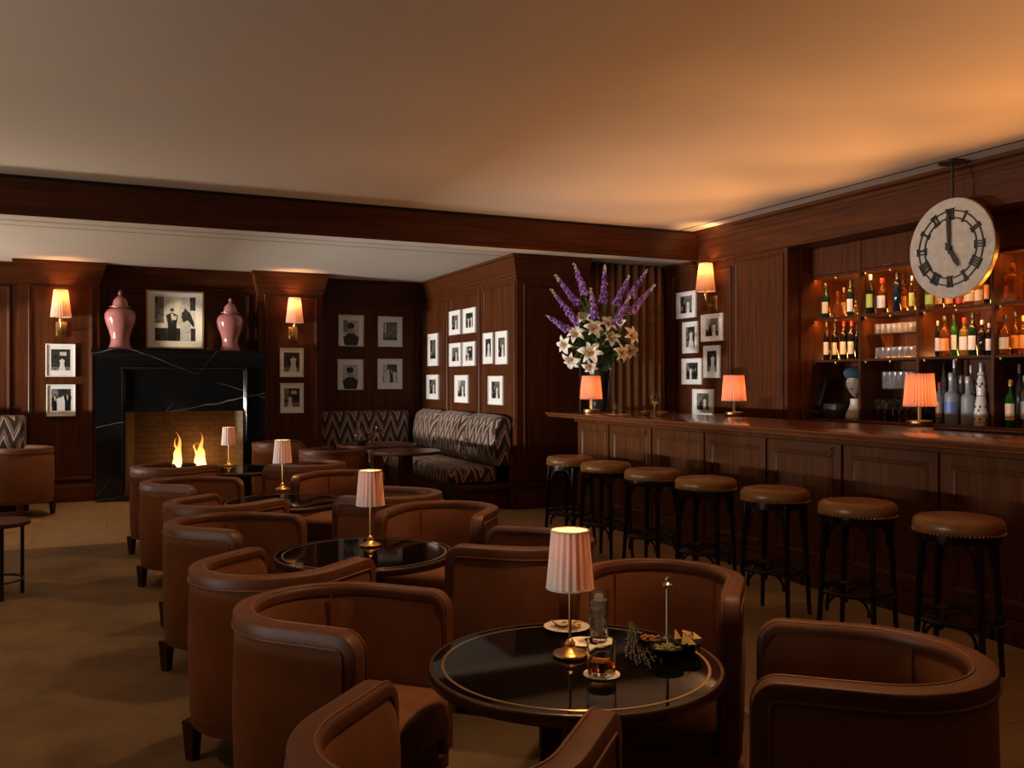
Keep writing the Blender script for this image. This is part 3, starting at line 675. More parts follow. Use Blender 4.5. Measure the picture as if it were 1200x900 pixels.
q = on_z(434, 640, TZ); table_lamp('lit lamp with ivory pleated shade on the second table', (q.x, q.y, TZ + .001), 1.5)
q = on_z(331, 574, TZ); table_lamp('lit lamp with ivory pleated shade on the third table', (q.x, q.y, TZ + .001), 1.5)
q = on_z(268, 546, TZ); table_lamp('lit lamp with ivory pleated shade nearest the fireplace', (q.x, q.y, TZ + .001), 1.5)

# ---------------------------------------------------------------- things on the nearest table
def tz(px, py, z=TZ): p = on_z(px, py, z); return (p.x, p.y, z + .001)
def coaster(loc, label):
    o = G().lathe([(0, 0), (.048, 0), (.050, .001), (.050, .003), (.048, .004), (.044, .0035), (0, .0035)], 36).out('coaster', 'paper_white'); o.location = loc
    return tag(o, label, 'coaster', 'white paper coasters on the nearest table')
def tumbler_profile(r, h, w=.0022, base=.010): return [(0, 0), (r * .92, 0), (r * .94, .002), (r, h - .001), (r - w * .5, h), (r - w, h - .001), (r * .92 - w, base), (0, base)]
a = tz(705, 791); coaster(a, 'white coaster under the whisky glass on the nearest table')
t = thing('whisky_glass', 'short whisky glass a third full of amber spirit on the nearest table', 'glass', (a[0], a[1], a[2] + .0042))
G().lathe(tumbler_profile(.041, .088), 36).out('tumbler', 'clear_glass', t, angle=40)
G().lathe([(0, .0105), (.0355, .0105), (.0368, .038), (0, .038)], 32).out('whisky', 'whisky', t, angle=40)
a = tz(702, 752); coaster(a, 'white coaster under the tall iced drink')
t = thing('highball_glass', 'tall highball of iced clear drink behind the whisky glass', 'glass', (a[0], a[1], a[2] + .0042))
G().lathe(tumbler_profile(.030, .155, base=.014), 32).out('tumbler', 'clear_glass', t, angle=40)
G().lathe([(0, .0145), (.0255, .0145), (.0270, .125), (0, .125)], 28).out('drink', 'water', t, angle=40)
random.seed(11)
for k in range(5):
    g = G(); g.box(-.0125, .0125, -.0125, .0125, -.0125, .0125, .004); g.out('ice_cube', 'ice', t, xf=Matrix.Translation((random.uniform(-.007, .007), random.uniform(-.007, .007), .034 + k * .0245)) @ Matrix.Rotation(random.uniform(0, 1.5), 4, Vector((random.random(), random.random(), 1))))
a = tz(683, 753); coaster(a, 'spare white coaster between the lamp base and the tall drink')
a = tz(664, 738); t = thing('side_plate', 'white plate of crisps at the back of the nearest table', 'plate', a)
G().lathe([(0, 0), (.040, 0), (.045, .003), (.072, .010), (.074, .012), (.072, .0125), (.045, .006), (0, .005)], 40).out('plate', 'porcelain', t, angle=60)
random.seed(5)
CR = 'crisps on the white plate'
for k in range(7):
    an = k * 2.4; r = .012 + .028 * random.random(); g = G(); rs = []
    for j in range(3):
        q = (.021, .012, .001)[j]; rs.append([(q * math.cos(2 * PI * i / 12), q * .8 * math.sin(2 * PI * i / 12), .004 * math.cos(4 * PI * i / 12) * q / .021) for i in range(12)])
    g.rings(rs, True, False, True); o = g.out('potato_crisp', 'crisp', angle=80); s = o.modifiers.new('thickness', 'SOLIDIFY'); s.thickness = .0016
    o.location = (a[0] + r * math.cos(an), a[1] + r * math.sin(an), a[2] + .012 + .006 * (k % 3)); o.rotation_euler = (random.uniform(-.35, .35), random.uniform(-.35, .35), random.uniform(0, 6))
    tag(o, 'golden crisp lying on the white plate with the others', 'crisp', CR)
# snack stand: post with three bowls
a = tz(782, 766); t = thing('snack_stand', 'silver snack stand with tall post carrying three black bowls', 'snack stand', a)
G().lathe([(0, 0), (.045, 0), (.045, .004), (.02, .008), (.006, .014), (.0048, .02), (.0048, .19), (.009, .193), (.014, .198), (.016, .203), (.010, .206), (.004, .212), (.006, .218), (.004, .224), (0, .226)], 20).out('post', 'steel', t, angle=50)
fills = ('nut', 'olive', 'crisp')
for k, an in enumerate((1.9, -2.2, -.35)):
    g = G(); cx, cy = .056 * math.cos(an), .056 * math.sin(an)
    g.lathe([(0, .004), (.025, .004), (.040, .018), (.048, .036), (.0495, .037), (.0485, .038), (.038, .022), (.022, .012), (0, .011)], 28, (cx, cy, 0)); bo = g.out('bowl', 'jar_black', t, angle=60)
    g = G(); g.tube([(cx * .5, cy * .5, .033), (cx * .2, cy * .2, .045), (0, 0, .046)], .002, 6); g.out('arm', 'steel', t)
    random.seed(20 + k); g = G()
    for j in range(26 if k < 2 else 9):
        q = random.random() ** .5 * .034; b_ = random.uniform(0, 6.3); z = .026 + .010 * random.random()
        if k < 2: g.ball((cx + q * math.cos(b_), cy + q * math.sin(b_), z), .0075 if k else .006, 8, (1.2, .85, .85))
        else:
            m_ = Matrix.Translation((cx + q * math.cos(b_), cy + q * math.sin(b_), z + .012)) @ Matrix.Rotation(random.uniform(-1, 1), 4, 'X') @ Matrix.Rotation(random.uniform(-1, 1), 4, 'Y')
            P = [m_ @ Vector(v_) for v_ in ((-.016, -.012, 0), (.016, -.010, .003), (.0, .018, .005))]; P2 = [p_ + (m_.to_3x3() @ Vector((0, 0, .002))) for p_ in P]
            g.rings([P, P2], True, True, True)
    o = g.out(('mixed_nuts', 'green_olives', 'corn_chips')[k], fills[k], smooth=k < 2, angle=70); o.location = a
    tag(o, ('heap of roasted nuts in rear bowl of the snack stand', 'heap of dark olives in front bowl of the snack stand', 'heap of pale corn chips in right bowl of the snack stand')[k], ('nuts', 'olives', 'chips')[k], None, 'stuff')
# dried lavender bunch lying on the table
p0, p1 = on_z(740, 733, TZ), on_z(757, 786, TZ); t = thing('lavender_bunch', 'bunch of dried dark purple lavender lying between whisky glass and bowls', 'lavender', (p0.x, p0.y, TZ + .001))
random.seed(9); dv = p1 - p0; dv.z = 0; side = Vector((dv.y, -dv.x, 0)).normalized(); gs, gf = G(), G()
for k in range(9):
    sp = (k - 4) * .011; e = dv * random.uniform(.8, 1.0) + side * sp; s0 = side * (sp * .15); z0 = .004 + .004 * (k % 3)
    gs.tube([s0 + Vector((0, 0, z0)), (s0 + e) * .5 + Vector((0, 0, z0 + .004)), s0 + e + Vector((0, 0, z0 + .002))], .0011, 5)
    for j in range(14):
        f_ = .45 + .55 * j / 13; gf.ball(s0 + e * f_ + side * random.uniform(-.005, .005) + Vector((0, 0, z0 + random.uniform(.001, .006))), .0038, 6, (1, 1, .8))
gs.out('stems', 'stem_green', t); gf.out('flower_heads', 'lavender', t)

# ================================================================ BAR COUNTER
BX0, BX1, BY1, BZ = 4.25, 5.30, 8.50, 1.075; PX = 4.38; BYE = 7.98; BY0 = .6
t = thing('bar_counter', 'long panelled mahogany bar with polished overhanging top', 'bar counter', (PX, 4.5, 0)); fo = Matrix.Translation((-PX, -4.5, 0))
g = G(); pr = [(0, BZ - .045), (.012, BZ - .050), (.020, BZ - .038), (.008, BZ - .022), (0, BZ - .012), (.002, BZ - .003), (.010, BZ)]
g.rings([[(BX0 + a, BY0 + a, z), (BX1 - a, BY0 + a, z), (BX1 - a, BY1 - a, z), (BX0 + a, BY1 - a, z)] for a, z in pr], True, True, True); g.out('countertop', 'bar_top_wood', t, xf=fo, angle=50)
g = G(); g.box(PX, BX1 - .12, BY0 + .1, BYE, .0, BZ - .048); g.box(PX - .05, PX + .01, BY0 + .1, BYE + .02, BZ - .085, BZ - .048, .01); g.box(PX - .02, PX, BY0 + .1, BYE + .01, .0, .14, .005); g.out('carcass', 'bar_wood_v', t, xf=fo)
edges = [BYE] + [on_x(px, 520, PX).y for px in (716, 766, 828, 901, 990, 1104)]
dy = edges[-2] - edges[-1]
while edges[-1] - dy > BY0 + .2: edges.append(edges[-1] - dy)
for a, b_ in zip(edges, edges[1:]):
    g = G(); y0, y1 = b_ + .012, a - .012
    g.box(PX - .012, PX - .001, y0, y1, .15, BZ - .088); g.sweep((PX - .012, 0, 0), Y3, Z3, -X3, y0, y1, .15, BZ - .088, [(0, 0), (.0, .010), (.06, .012), (.066, .017), (.075, .014), (.092, .002), (.094, -.004)])
    g.out('front_panel', 'bar_wood_v', t, xf=fo)
for px in (760, 979):
    y = on_x(px, 515, PX).y; g = G(); g.box(PX - .02, PX - .010, y - .010, y + .010, BZ - .14, BZ - .095, .003); g.tube([(PX - .02, y, BZ - .11), (PX - .045, y, BZ - .125), (PX - .055, y, BZ - .145), (PX - .05, y, BZ - .16)], .005, 8); g.ball((PX - .05, y, BZ - .16), .008, 8); g.out('bag_hook', 'brass', t, xf=fo)
o = G().box(BX1 - .22, BX1 - .06, 2.2, 4.3, BZ, BZ + .012, .004).out('bar_mat', 'black_matte'); tag(o, 'black rubber bar mat along the back edge of the bar top', 'bar mat')
def on_bar(px, py): return on_z(px, py, BZ)
bar_lamp('lit pink pleated lamp at the far end of the bar, before the flowers', (4.50, 7.95, BZ + .001), 2.3)
q = on_bar(860, 488); bar_lamp('lit pink pleated lamp midway along the bar, by the framed photos', (q.x, q.y, BZ + .001), 2.3)
q = on_bar(1078, 499.5); bar_lamp('lit pink pleated lamp on the bar nearest the hanging clock', (q.x, q.y, BZ + .001), 2.3)
q = on_bar(723, 487); q = Vector((4.55, 4.55 / (ray(723).x / ray(723).y), BZ))
o = G().box(-.075, .075, -.075, .075, 0, .003).out('cocktail_napkin', 'paper_white'); o.location = (q.x, q.y, BZ + .001); tag(o, 'white paper napkin under the whisky glass on the bar', 'napkin')
t = thing('whisky_tumbler', 'short glass of amber whisky on a napkin near the far bar lamp', 'glass', (q.x, q.y, BZ + .0045))
G().lathe(tumbler_profile(.045, .11), 32).out('tumbler', 'clear_glass', t, angle=40); G().lathe([(0, .011), (.039, .011), (.040, .045), (0, .045)], 28).out('whisky', 'whisky', t, angle=40)
wx = ray(767).y / ray(767).x; q = Vector((4.62, 4.62 * wx, BZ))
def wine_glass(label, loc, s, liquid, group=None):
    t = thing('wine_glass', label, 'wine glass', loc, 0, group)
    G().lathe([(r * s, z * s) for r, z in ((0, 0), (.036, 0), (.036, .002), (.01, .006), (.0045, .012), (.0045, .085), (.012, .095), (.033, .115), (.044, .145), (.042, .18), (.035, .215), (.0338, .215), (.0405, .18), (.0425, .145), (.031, .117), (.01, .099), (0, .097))], 28).out('bowl', 'clear_glass', t, angle=60)
    if liquid: G().lathe([(r * s, z * s) for r, z in ((0, .099), (.010, .101), (.030, .119), (.0405, .140), (0, .140))], 24).out('wine', liquid, t, angle=60)
    return t
wine_glass('large stemmed glass of white wine on the bar', (q.x, q.y, BZ + .001), 1.1, 'wine_white')
for px, lb in ((757, 'small brass snack bowl left of the white wine glass'), (776, 'small brass snack bowl right of the white wine glass')):
    r_ = ray(px); q = r_ * (4.66 / r_.x); o = G().lathe([(0, 0), (.03, 0), (.05, .02), (.058, .045), (.056, .045), (.047, .022), (.028, .006), (0, .005)], 28).out('snack_bowl', 'brass', angle=60); o.location = (q.x, q.y, BZ + .001); tag(o, lb, 'bowl', 'brass snack bowls on the bar')

# ================================================================ BAR STOOLS
def make_stool(label, loc):
    t = thing('bar_stool', label, 'bar stool', loc, 0, 'bentwood stools along the bar'); ZT = .765
    g = G(); g.lathe([(0, ZT - .075), (.190, ZT - .075), (.198, ZT - .068), (.203, ZT - .045), (.198, ZT - .022), (.184, ZT - .007), (.15, ZT - .001), (0, ZT + .004)], 48); g.out('seat', 'stool_leather', t, angle=60)
    g = G()
    for i in range(64):
        a = 2 * PI * i / 64; g.ball((.1985 * math.cos(a), .1985 * math.sin(a), ZT - .071), .0056, 6)
    g.out('nailhead_trim', 'brass', t, angle=180)
    g = G(); g.lathe([(.165, ZT - .115), (.186, ZT - .115), (.186, ZT - .075), (.165, ZT - .075)], 40, cap0=False, cap1=False); g.out('seat_ring', 'black_wood', t)
    for k in range(4):
        a = PI / 4 + .45 + k * PI / 2; c, s = math.cos(a), math.sin(a)
        g = G(); g.tube([(c * r, s * r, z) for r, z in ((.178, ZT - .09), (.185, .5), (.198, .25), (.215, .0))], [.0165, .0165, .015, .0125], 12); g.out('leg', 'black_wood', t)
    g = G(); ring(g, .185, .285, .0145, 40); ring(g, .16, .285, .008, 40); g.out('foot_ring', 'black_wood', t)
    for k in range(4):
        a0 = PI / 4 + .45 + k * PI / 2; a1 = a0 + PI / 2; p0 = Vector((math.cos(a0) * .175, math.sin(a0) * .175, 0)); p1 = Vector((math.cos(a1) * .175, math.sin(a1) * .175, 0))
        for zt, hh, nm in ((ZT - .10, .155, 'seat_brace'), (.278, .10, 'foot_brace')):
            pts = []
            for i in range(13):
                th = PI * i / 12; f_ = .5 - .5 * math.cos(th); pp = p0.lerp(p1, .045 + .91 * f_); pts.append((pp.x, pp.y, zt - hh + hh * math.sin(th) ** .8))
            G().tube(pts, .0075, 8).out(nm, 'black_wood', t)
    return t
SP = [(668, 534), (710, 541), (764, 549), (827, 559), (908, 571), (1005, 586), (1123, 604)]
names = ['first bar stool at the far end of the bar, by the dark wall', 'second bar stool from the far end of the bar', 'third bar stool from the far end of the bar', 'middle bar stool of the seven along the bar', 'third bar stool from the near end of the bar', 'second bar stool from the near end of the bar', 'bar stool nearest the camera, at the right edge']
s0 = None
for (px, py), lb in zip(SP, names):
    p = on_z(px, py, .765)
    if s0 is None: s0 = make_stool(lb, (p.x, p.y, 0))
    else: dup(s0, (p.x, p.y, 0), random.uniform(-.12, .12), lb)

# ================================================================ BACK BAR
SX, SB = 6.50, 6.93
up = [on_x(px, 400, SX).y for px in (947, 1007, 1075, 1163)]
w0 = up[2] - up[3]; up += [up[-1] - w0 * k for k in (1, 2, 3)]; yl = 6.98
Zs = [1.03, 1.615, 2.035, 2.456, 2.73]
t = thing('back_bar', 'tall dark wood back bar with lit open shelves of bottles', 'back bar', (SX, 4.5, 0)); fo = Matrix.Translation((-SX, -4.5, 0)); ye = up[-1]
g = G(); g.box(SB, SB + .03, ye, yl, 0, 2.74); g.out('back_panel', 'wood_v', t, xf=fo)
g = G(); g.box(6.36, SB, yl - .015, yl + .0, .0, 2.74); g.out('side_panel', 'wood_v', t, xf=fo)
for y in up: G().box(SX, SB, y - .014, y + .014, 1.03, 2.74, .003, 1).out('upright', 'bar_wood_v', t, xf=fo)  # paler wood puts the lit look of the front edges into the colour
segs = [(yl, up[0])] + list(zip(up, up[1:]))
for k, (a, b_) in enumerate(segs):
    if k == 0: a, b_ = yl - .016, up[0] + .0145
    else: a, b_ = a - .0145, b_ + .0145
    for z in (Zs[1:3] + [Zs[3]]) if k else Zs[1:2]:
        G().box(SX + .012, SB - .001, b_, a, z - .024, z, .002, 1).out('shelf', 'wood_y', t, xf=fo)
    if k:
        d_ = thing_part = G().box(SX + .006, SX + .026, b_ + .003, a - .003, Zs[3] + .003, 2.737, .003, 1).out('cabinet_door', 'wood_v', t, xf=fo)
        G().box(SX - .004, SX + .005, (a + b_) / 2 - .05, (a + b_) / 2 + .05, Zs[3] + .008, Zs[3] + .018, .003, 1).out('handle', 'dull_brass', d_, xf=fo)
        for z in Zs[1:4]:
            for yy in (a - .03, (a + b_) / 2):
                g = G(); g.lathe([(0, 0), (.012, 0), (.012, -.016), (.008, -.022), (0, -.023)], 12, (SX + .04, yy, z - .0245)); g.out('shelf_stud', 'brass', t, xf=fo)
g = G(); g.box(6.42, SB, ye, yl - .016, .985, 1.03, .004); g.out('counter', 'wood_y', t, xf=fo)
g = G(); g.box(6.50, SB, ye, yl - .016, 0, .984); g.out('base_cabinet', 'wood_v', t, xf=fo)
a, b_ = up[1] - .016, up[2] + .016
for z, x0 in ((1.845, SX + .08), (1.330, SX + .08)): G().box(x0, SB - .01, b_, a, z - .008, z, .001, 1).out('glass_shelf', 'clear_glass', t, xf=fo)
# warm strips under the front of each shelf and low behind the bottles
for k, (a, b_) in enumerate(segs[1:]):
    c = (a + b_) / 2; ln = abs(a - b_) * .85
    for z, e in ((Zs[3] - .026, 3.0), (Zs[2] - .026, 3.4)): lamp_light('AREA', (SX + .045, c, z - .004), e, (1, .37, .085), None, (ln, .02), None, (SB - .12, c, z - .42), 'shelf_strip_light')
    for z, e in ((Zs[2] + .012, 3.6), (Zs[1] + .012, 4.2)): lamp_light('AREA', (SB - .03, c, z), e, (1, .40, .09), None, (ln, .02), None, (SB - .35, c, z + .30), 'shelf_strip_light')

# ---------------------------------------------------------------- bottles
def bottle(style, label, px, ytop, wpx, zb, gl, lab, cap, dx=0., group='bottles on the back bar', word='bottle'):
    X = 6.70 + dx; p = on_x(px, ytop, X); d = p.x * S_ + p.y * C_
    h = max(.08, p.z - zb); R = max(.012, wpx * d / F / 2)
    t = thing({'decanter': 'decanter', 'cut': 'cut_glass_decanter'}.get(style, 'liquor_bottle'), label, word, (X, p.y, zb + .0012), 0, group)
    S = {'wine': [(.9, 0), (1, .01), (1, .60), (.93, .66), (.6, .72), (.36, .77), (.33, .90), (.36, .93), (.36, .955)],
         'spirit': [(.92, 0), (1, .015), (1, .58), (.9, .66), (.5, .72), (.36, .75), (.34, .88), (.4, .89), (.4, .93)],
         'round': [(.8, 0), (.95, .02), (1, .2), (1, .48), (.9, .58), (.55, .68), (.32, .73), (.30, .88), (.36, .89), (.36, .92)],
         'slim': [(.92, 0), (1, .01), (1, .68), (.85, .74), (.5, .79), (.42, .82), (.40, .93)],
         'frost': [(.94, 0), (1, .01), (1, .52), (.96, .58), (.7, .62), (.42, .65), (.40, .90), (.43, .91), (.43, .93)],
         'decanter': [(.7, 0), (.95, .03), (1, .18), (.92, .36), (.6, .52), (.34, .62), (.28, .72), (.40, .76)],
         'ceramic': [(.95, 0), (1, .02), (.98, .2), (.80, .36), (.62, .47), (.66, .55), (.70, .62), (.60, .72), (.42, .78), (.55, .81), (.50, .83), (.34, .85), (.32, .90)]}.get(style)
    if style == 'cut':
        g = G(); q = R * .82; g.rings([[(a * q * k, b_ * q * k, z * h) for a, b_ in ((-1, -1), (1, -1), (1, 1), (-1, 1))] for k, z in ((.94, 0), (1, .02), (1, .62), (.92, .66), (.42, .72), (.38, .78))], True, True, True); body = g.out('body', gl, t, smooth=False)
        g = G()
        for i in range(4):
            for sgn in (-1, 1):
                for fx in (-1, 1):
                    g.tube([(fx * q * 1.0, sgn * q * .9, h * (.06 + i * .14)), (fx * q * 1.0, -sgn * q * .9, h * (.16 + i * .14))], .0022, 5)
        g.out('cut_facets', gl, body); g = G(); g.lathe([(0, .78 * h), (R * .45, .79 * h), (R * .6, .87 * h), (R * .45, .97 * h), (0, h)], 8); g.out('stopper', cap, t, smooth=False); return t
    body = G().lathe([(0, 0)] + [(r * R, z * h) for r, z in S] + [(0, S[-1][1] * h)], 20).out('body', gl, t, angle=50)
    r1, z1 = S[-1]
    if style == 'decanter': G().lathe([(0, z1 * h), (R * .3, z1 * h), (R * .25, .82 * h), (R * .55, .90 * h), (R * .4, .97 * h), (0, h)], 14).out('stopper', cap, t, angle=60)
    else: G().lathe([(0, .86 * h), (r1 * R * 1.12, .86 * h), (r1 * R * 1.12, .985 * h), (r1 * R * .9, h), (0, h)], 14).out('cap', cap, t, angle=50)
    if lab:
        z0, z1_ = {'wine': (.14, .46), 'slim': (.16, .52), 'spirit': (.16, .50), 'round': (.14, .44), 'frost': (.22, .44)}.get(style, (.15, .45))
        g = G(); rs = [[(R * 1.012 * math.cos(a), R * 1.012 * math.sin(a), z) for a in [PI - 1.25 + 2.5 * i / 14 for i in range(15)]] for z in (z0 * h, z1_ * h)]; g.rings(rs, False)
        rs2 = [[(R * .99 * math.cos(a), R * .99 * math.sin(a), z) for a in [PI - 1.25 + 2.5 * i / 14 for i in range(15)]] for z in (z0 * h, z1_ * h)]; g.rings(rs2, False); g.out('label', lab, t)
    if style == 'ceramic':
        g = G()
        for zc, rr, nn in ((.10, .99, 7), (.24, .93, 5), (.30, .88, 7), (.62, .71, 6), (.66, .68, 6)):
            for i in range(nn):
                a = 2 * PI * i / nn + zc * 9; g.ball((R * rr * math.cos(a), R * rr * math.sin(a), zc * h), R * .17, 7, (.8, .8, 1.3))
        for zc, rr in ((.05, 1.0), (.47, .65), (.80, .53)): g.tube([(R * rr * 1.0 * math.cos(2 * PI * i / 20), R * rr * math.sin(2 * PI * i / 20), zc * h) for i in range(20)], R * .05, 5, True)
        g.out('blue_pattern', 'cobalt', t)
    return t
R1, R2, R3 = Zs[2], Zs[1], Zs[0]
TOP, MID, LOW = 'bottles on the top shelf', 'bottles on the middle shelf', 'bottles on the lowest shelf'
for a in [
 ('wine', 'dark wine bottle with cream label, leftmost on the top shelf', 968, 332, 9.5, R1, 'dark_green_glass', 'lab_cream', 'cap_black', -.08, TOP),
 ('decanter', 'round amber decanter, second from left on the top shelf', 982, 341, 11, R1, 'amber_glass', None, 'amber_glass', 0, TOP, 'decanter'),
 ('slim', 'slim amber bottle with gold cap behind the round decanter', 989, 337, 6, R1, 'amber_glass', 'lab_cream', 'cap_gold', .10, TOP),
 ('wine', 'dark green bottle with small white label right of the round decanter', 997, 326, 8.5, R1, 'dark_green_glass', 'lab_white', 'cap_black', 0, TOP),
 ('spirit', 'miniature amber bottle at right end of first top compartment', 1003, 352, 4, R1, 'amber_glass', None, 'cap_gold', -.06, TOP),
 ('spirit', 'dark bottle with lime label and pale cap, leftmost in second top compartment', 1020, 322, 9.5, R1, 'dark_glass', 'lab_lime', 'cap_silver', -.14, TOP),
 ('spirit', 'brown bottle with white label and red cap in second top compartment', 1034, 326, 12, R1, 'brown_glass', 'lab_white', 'cap_red', -.06, TOP),
 ('slim', 'tall navy bottle standing highest in second top compartment', 1051.5, 318, 9, R1, 'navy_glass', None, 'cap_black', 0, TOP),
 ('spirit', 'bottle with orange label right of the tall navy bottle', 1059, 328, 10, R1, 'amber_glass', 'lab_orange', 'cap_black', .09, TOP),
 ('slim', 'bottle with lime label at right end of second top compartment', 1069, 323, 7.5, R1, 'clear_glass', 'lab_lime', 'cap_silver', 0, TOP),
 ('spirit', 'yellow bottle half hidden at left below the clock', 1090, 330, 11, R1, 'yellow_glass', 'lab_lime', 'cap_silver', -.14, TOP),
 ('spirit', 'bottle with white label, second left below the clock', 1101, 326, 10, R1, 'amber_glass', 'lab_white', 'cap_black', -.02, TOP),
 ('spirit', 'bottle with orange label directly below the clock', 1113, 327, 11, R1, 'amber_glass', 'lab_orange', 'cap_gold', 0, TOP),
 ('spirit', 'bottle with red label directly below the clock', 1125, 326, 10, R1, 'amber_glass', 'lab_red', 'cap_black', .04, TOP),
 ('spirit', 'square bottle with cream label at right below the clock', 1137, 322, 13, R1, 'amber_glass', 'lab_cream', 'cap_gold', 0, TOP),
 ('round', 'pale whisky bottle just right of the clock edge', 1148, 316, 11, R1, 'yellow_glass', 'lab_cream', 'cap_black', 0, TOP),
 ('slim', 'dark bottle against the upright right of the clock', 1157, 312, 7, R1, 'dark_glass', 'lab_orange', 'cap_black', 0, TOP),
 ('cut', 'square cut glass decanter glowing amber right of the clock', 1186.5, 308, 15, R1, 'amber_glass', None, 'amber_glass', -.11, TOP, 'decanter'),
 ('cut', 'cut glass decanter at right edge of the photo, top shelf', 1200.5, 318, 12, R1, 'amber_glass', None, 'amber_glass', 0, TOP, 'decanter'),
 ('wine', 'wine bottle with cream label, leftmost on the middle shelf', 969, 377, 7.5, R2, 'dark_glass', 'lab_cream', 'cap_black', -.08, MID),
 ('wine', 'wine bottle with cream label, second from left on the middle shelf', 978.5, 378, 8.5, R2, 'dark_glass', 'lab_cream', 'cap_black', 0, MID),
 ('wine', 'red capped wine bottle, third from left on the middle shelf', 989, 376, 8.5, R2, 'dark_glass', 'lab_cream', 'cap_red', 0, MID),
 ('wine', 'red capped wine bottle, fourth from left on the middle shelf', 998, 376, 8.5, R2, 'dark_glass', 'lab_cream', 'cap_red', -.02, MID),
 ('wine', 'dark bottle against the first divider, middle shelf', 1004.5, 380, 6, R2, 'navy_glass', None, 'cap_black', .08, MID),
 ('slim', 'narrow dark bottle, leftmost below the clock on the middle shelf', 1099, 376, 6, R2, 'dark_glass', 'lab_white', 'cap_silver', -.09, MID),
 ('round', 'broad shouldered whisky bottle with orange label and black cap below the clock', 1107.5, 370, 14, R2, 'amber_glass', 'lab_orange', 'cap_black', -.05, MID),
 ('spirit', 'green bottle right of the broad whisky bottle', 1118, 368, 9, R2, 'green_glass', 'lab_white', 'cap_black', 0, MID),
 ('spirit', 'yellow bottle with red cap on the middle shelf', 1130, 372, 10.5, R2, 'yellow_glass', 'lab_white', 'cap_red', 0, MID),
 ('wine', 'dark green bottle with white label right of the yellow bottle', 1140, 366, 10, R2, 'dark_green_glass', 'lab_white', 'cap_black', 0, MID),
 ('spirit', 'black bottle with silver cap on the middle shelf', 1151, 375, 9, R2, 'dark_glass', None, 'cap_silver', 0, MID),
 ('slim', 'black bottle with white label against the divider, middle shelf', 1159, 379, 7, R2, 'dark_glass', 'lab_white', 'cap_silver', 0, MID),
 ('round', 'whisky bottle with round cream label, right of the divider on the middle shelf', 1178, 370, 12.5, R2, 'amber_glass', 'lab_cream', 'cap_black', -.14, MID),
 ('round', 'dark amber bottle near the right edge, middle shelf', 1190, 365, 11, R2, 'brown_glass', 'lab_orange', 'cap_black', -.03, MID),
 ('spirit', 'amber bottle cut by the right edge, middle shelf', 1199.5, 370, 11, R2, 'amber_glass', 'lab_orange', 'cap_gold', 0, MID),
 ('slim', 'dark slim bottle partly behind the near bar lamp', 1087, 452, 7, R3, 'dark_glass', None, 'cap_silver', -.15, LOW),
 ('slim', 'small brown labelled bottle right of the near bar lamp', 1101, 448, 8.5, R3, 'grey_glass', 'lab_brown', 'cap_red', -.10, LOW),
 ('slim', 'tall thin clear bottle at back, right of the near bar lamp', 1106, 425, 7, R3, 'grey_glass', 'lab_blue', 'cap_black', .10, LOW),
 ('frost', 'frosted bottle with blue motif, left one of the two frosted bottles', 1115, 437, 15, R3, 'frost_glass', 'lab_blue', 'cap_silver', -.06, LOW),
 ('spirit', 'tall clear bottle with white cap behind the frosted bottles', 1118.5, 421, 9, R3, 'grey_glass', None, 'cap_silver', .10, LOW),
 ('frost', 'grey clear bottle between the two frosted bottles', 1126, 440, 11, R3, 'grey_glass', None, 'cap_silver', .04, LOW),
 ('frost', 'plain frosted bottle, right one of the two frosted bottles', 1134.5, 441, 15, R3, 'frost_glass', None, 'cap_silver', -.04, LOW),
 ('slim', 'tall bottle with pale cap behind the plain frosted bottle', 1138, 428, 8, R3, 'grey_glass', None, 'cap_silver', .11, LOW),
 ('ceramic', 'tall white ceramic bottle painted with blue flowers', 1150, 425, 16, R3, 'porcelain', None, 'cap_silver', -.05, LOW),
 ('spirit', 'green bottle with cream label on the lowest shelf', 1184.5, 445, 12, R3, 'green_glass', 'lab_cream', 'cap_gold', -.12, LOW),
 ('spirit', 'clear bottle with blue cap behind the green bottle', 1194.5, 427, 10, R3, 'grey_glass', None, 'cap_silver', .09, LOW),
 ('spirit', 'clear bottle with white label at right edge, lowest shelf', 1201, 440, 11, R3, 'grey_glass', 'lab_white', 'cap_silver', 0, LOW)]: bottle(*a)

# ---------------------------------------------------------------- glassware on the back bar
def ordinal(i): return ('leftmost', 'second from left', 'third from left', 'fourth from left', 'fifth from left', 'sixth from left', 'rightmost')[i]
def row_of(px0, px1, n, X, z, r, h, lbl, grp, word='tumbler', nm='tumbler'):
    me = None
    for i in range(n):
        px = px0 + (px1 - px0) * i / (n - 1); y = on_x(px, 400, X).y
        if me is None:
            o = G().lathe(tumbler_profile(r, h, .003, .012), 20).out(nm, 'pressed_glass', angle=40); me = o
        else: o = me.copy(); C.objects.link(o)
        o.location = (X, y, z + .0012); tag(o, lbl % (ordinal(i) if i < n - 1 else 'rightmost'), word, grp)
row_of(1030, 1069.5, 7, 6.66, 1.845, .036, .095, '%s tumbler in the front row on the lit glass shelf', 'tumblers on the lit glass shelf')
row_of(1041, 1076, 6, 6.80, 1.845, .036, .095, '%s tumbler in the back row on the lit glass shelf', 'tumblers on the lit glass shelf')
row_of(1030, 1069.5, 7, 6.66, 1.615, .036, .105, '%s tumbler in the front row under the lit glass shelf', 'tumblers under the lit glass shelf')
row_of(1041, 1076, 6, 6.80, 1.615, .036, .105, '%s tumbler in the back row under the lit glass shelf', 'tumblers under the lit glass shelf')
row_of(1038, 1070, 6, 6.68, 1.330, .032, .16, '%s tall glass on the unlit glass shelf left of the near bar lamp', 'tall glasses on the unlit glass shelf', 'glass', 'highball_glass')
row_of(1043, 1074, 5, 6.82, 1.330, .032, .16, '%s tall glass in the back row on the unlit glass shelf', 'tall glasses on the unlit glass shelf', 'glass', 'highball_glass')
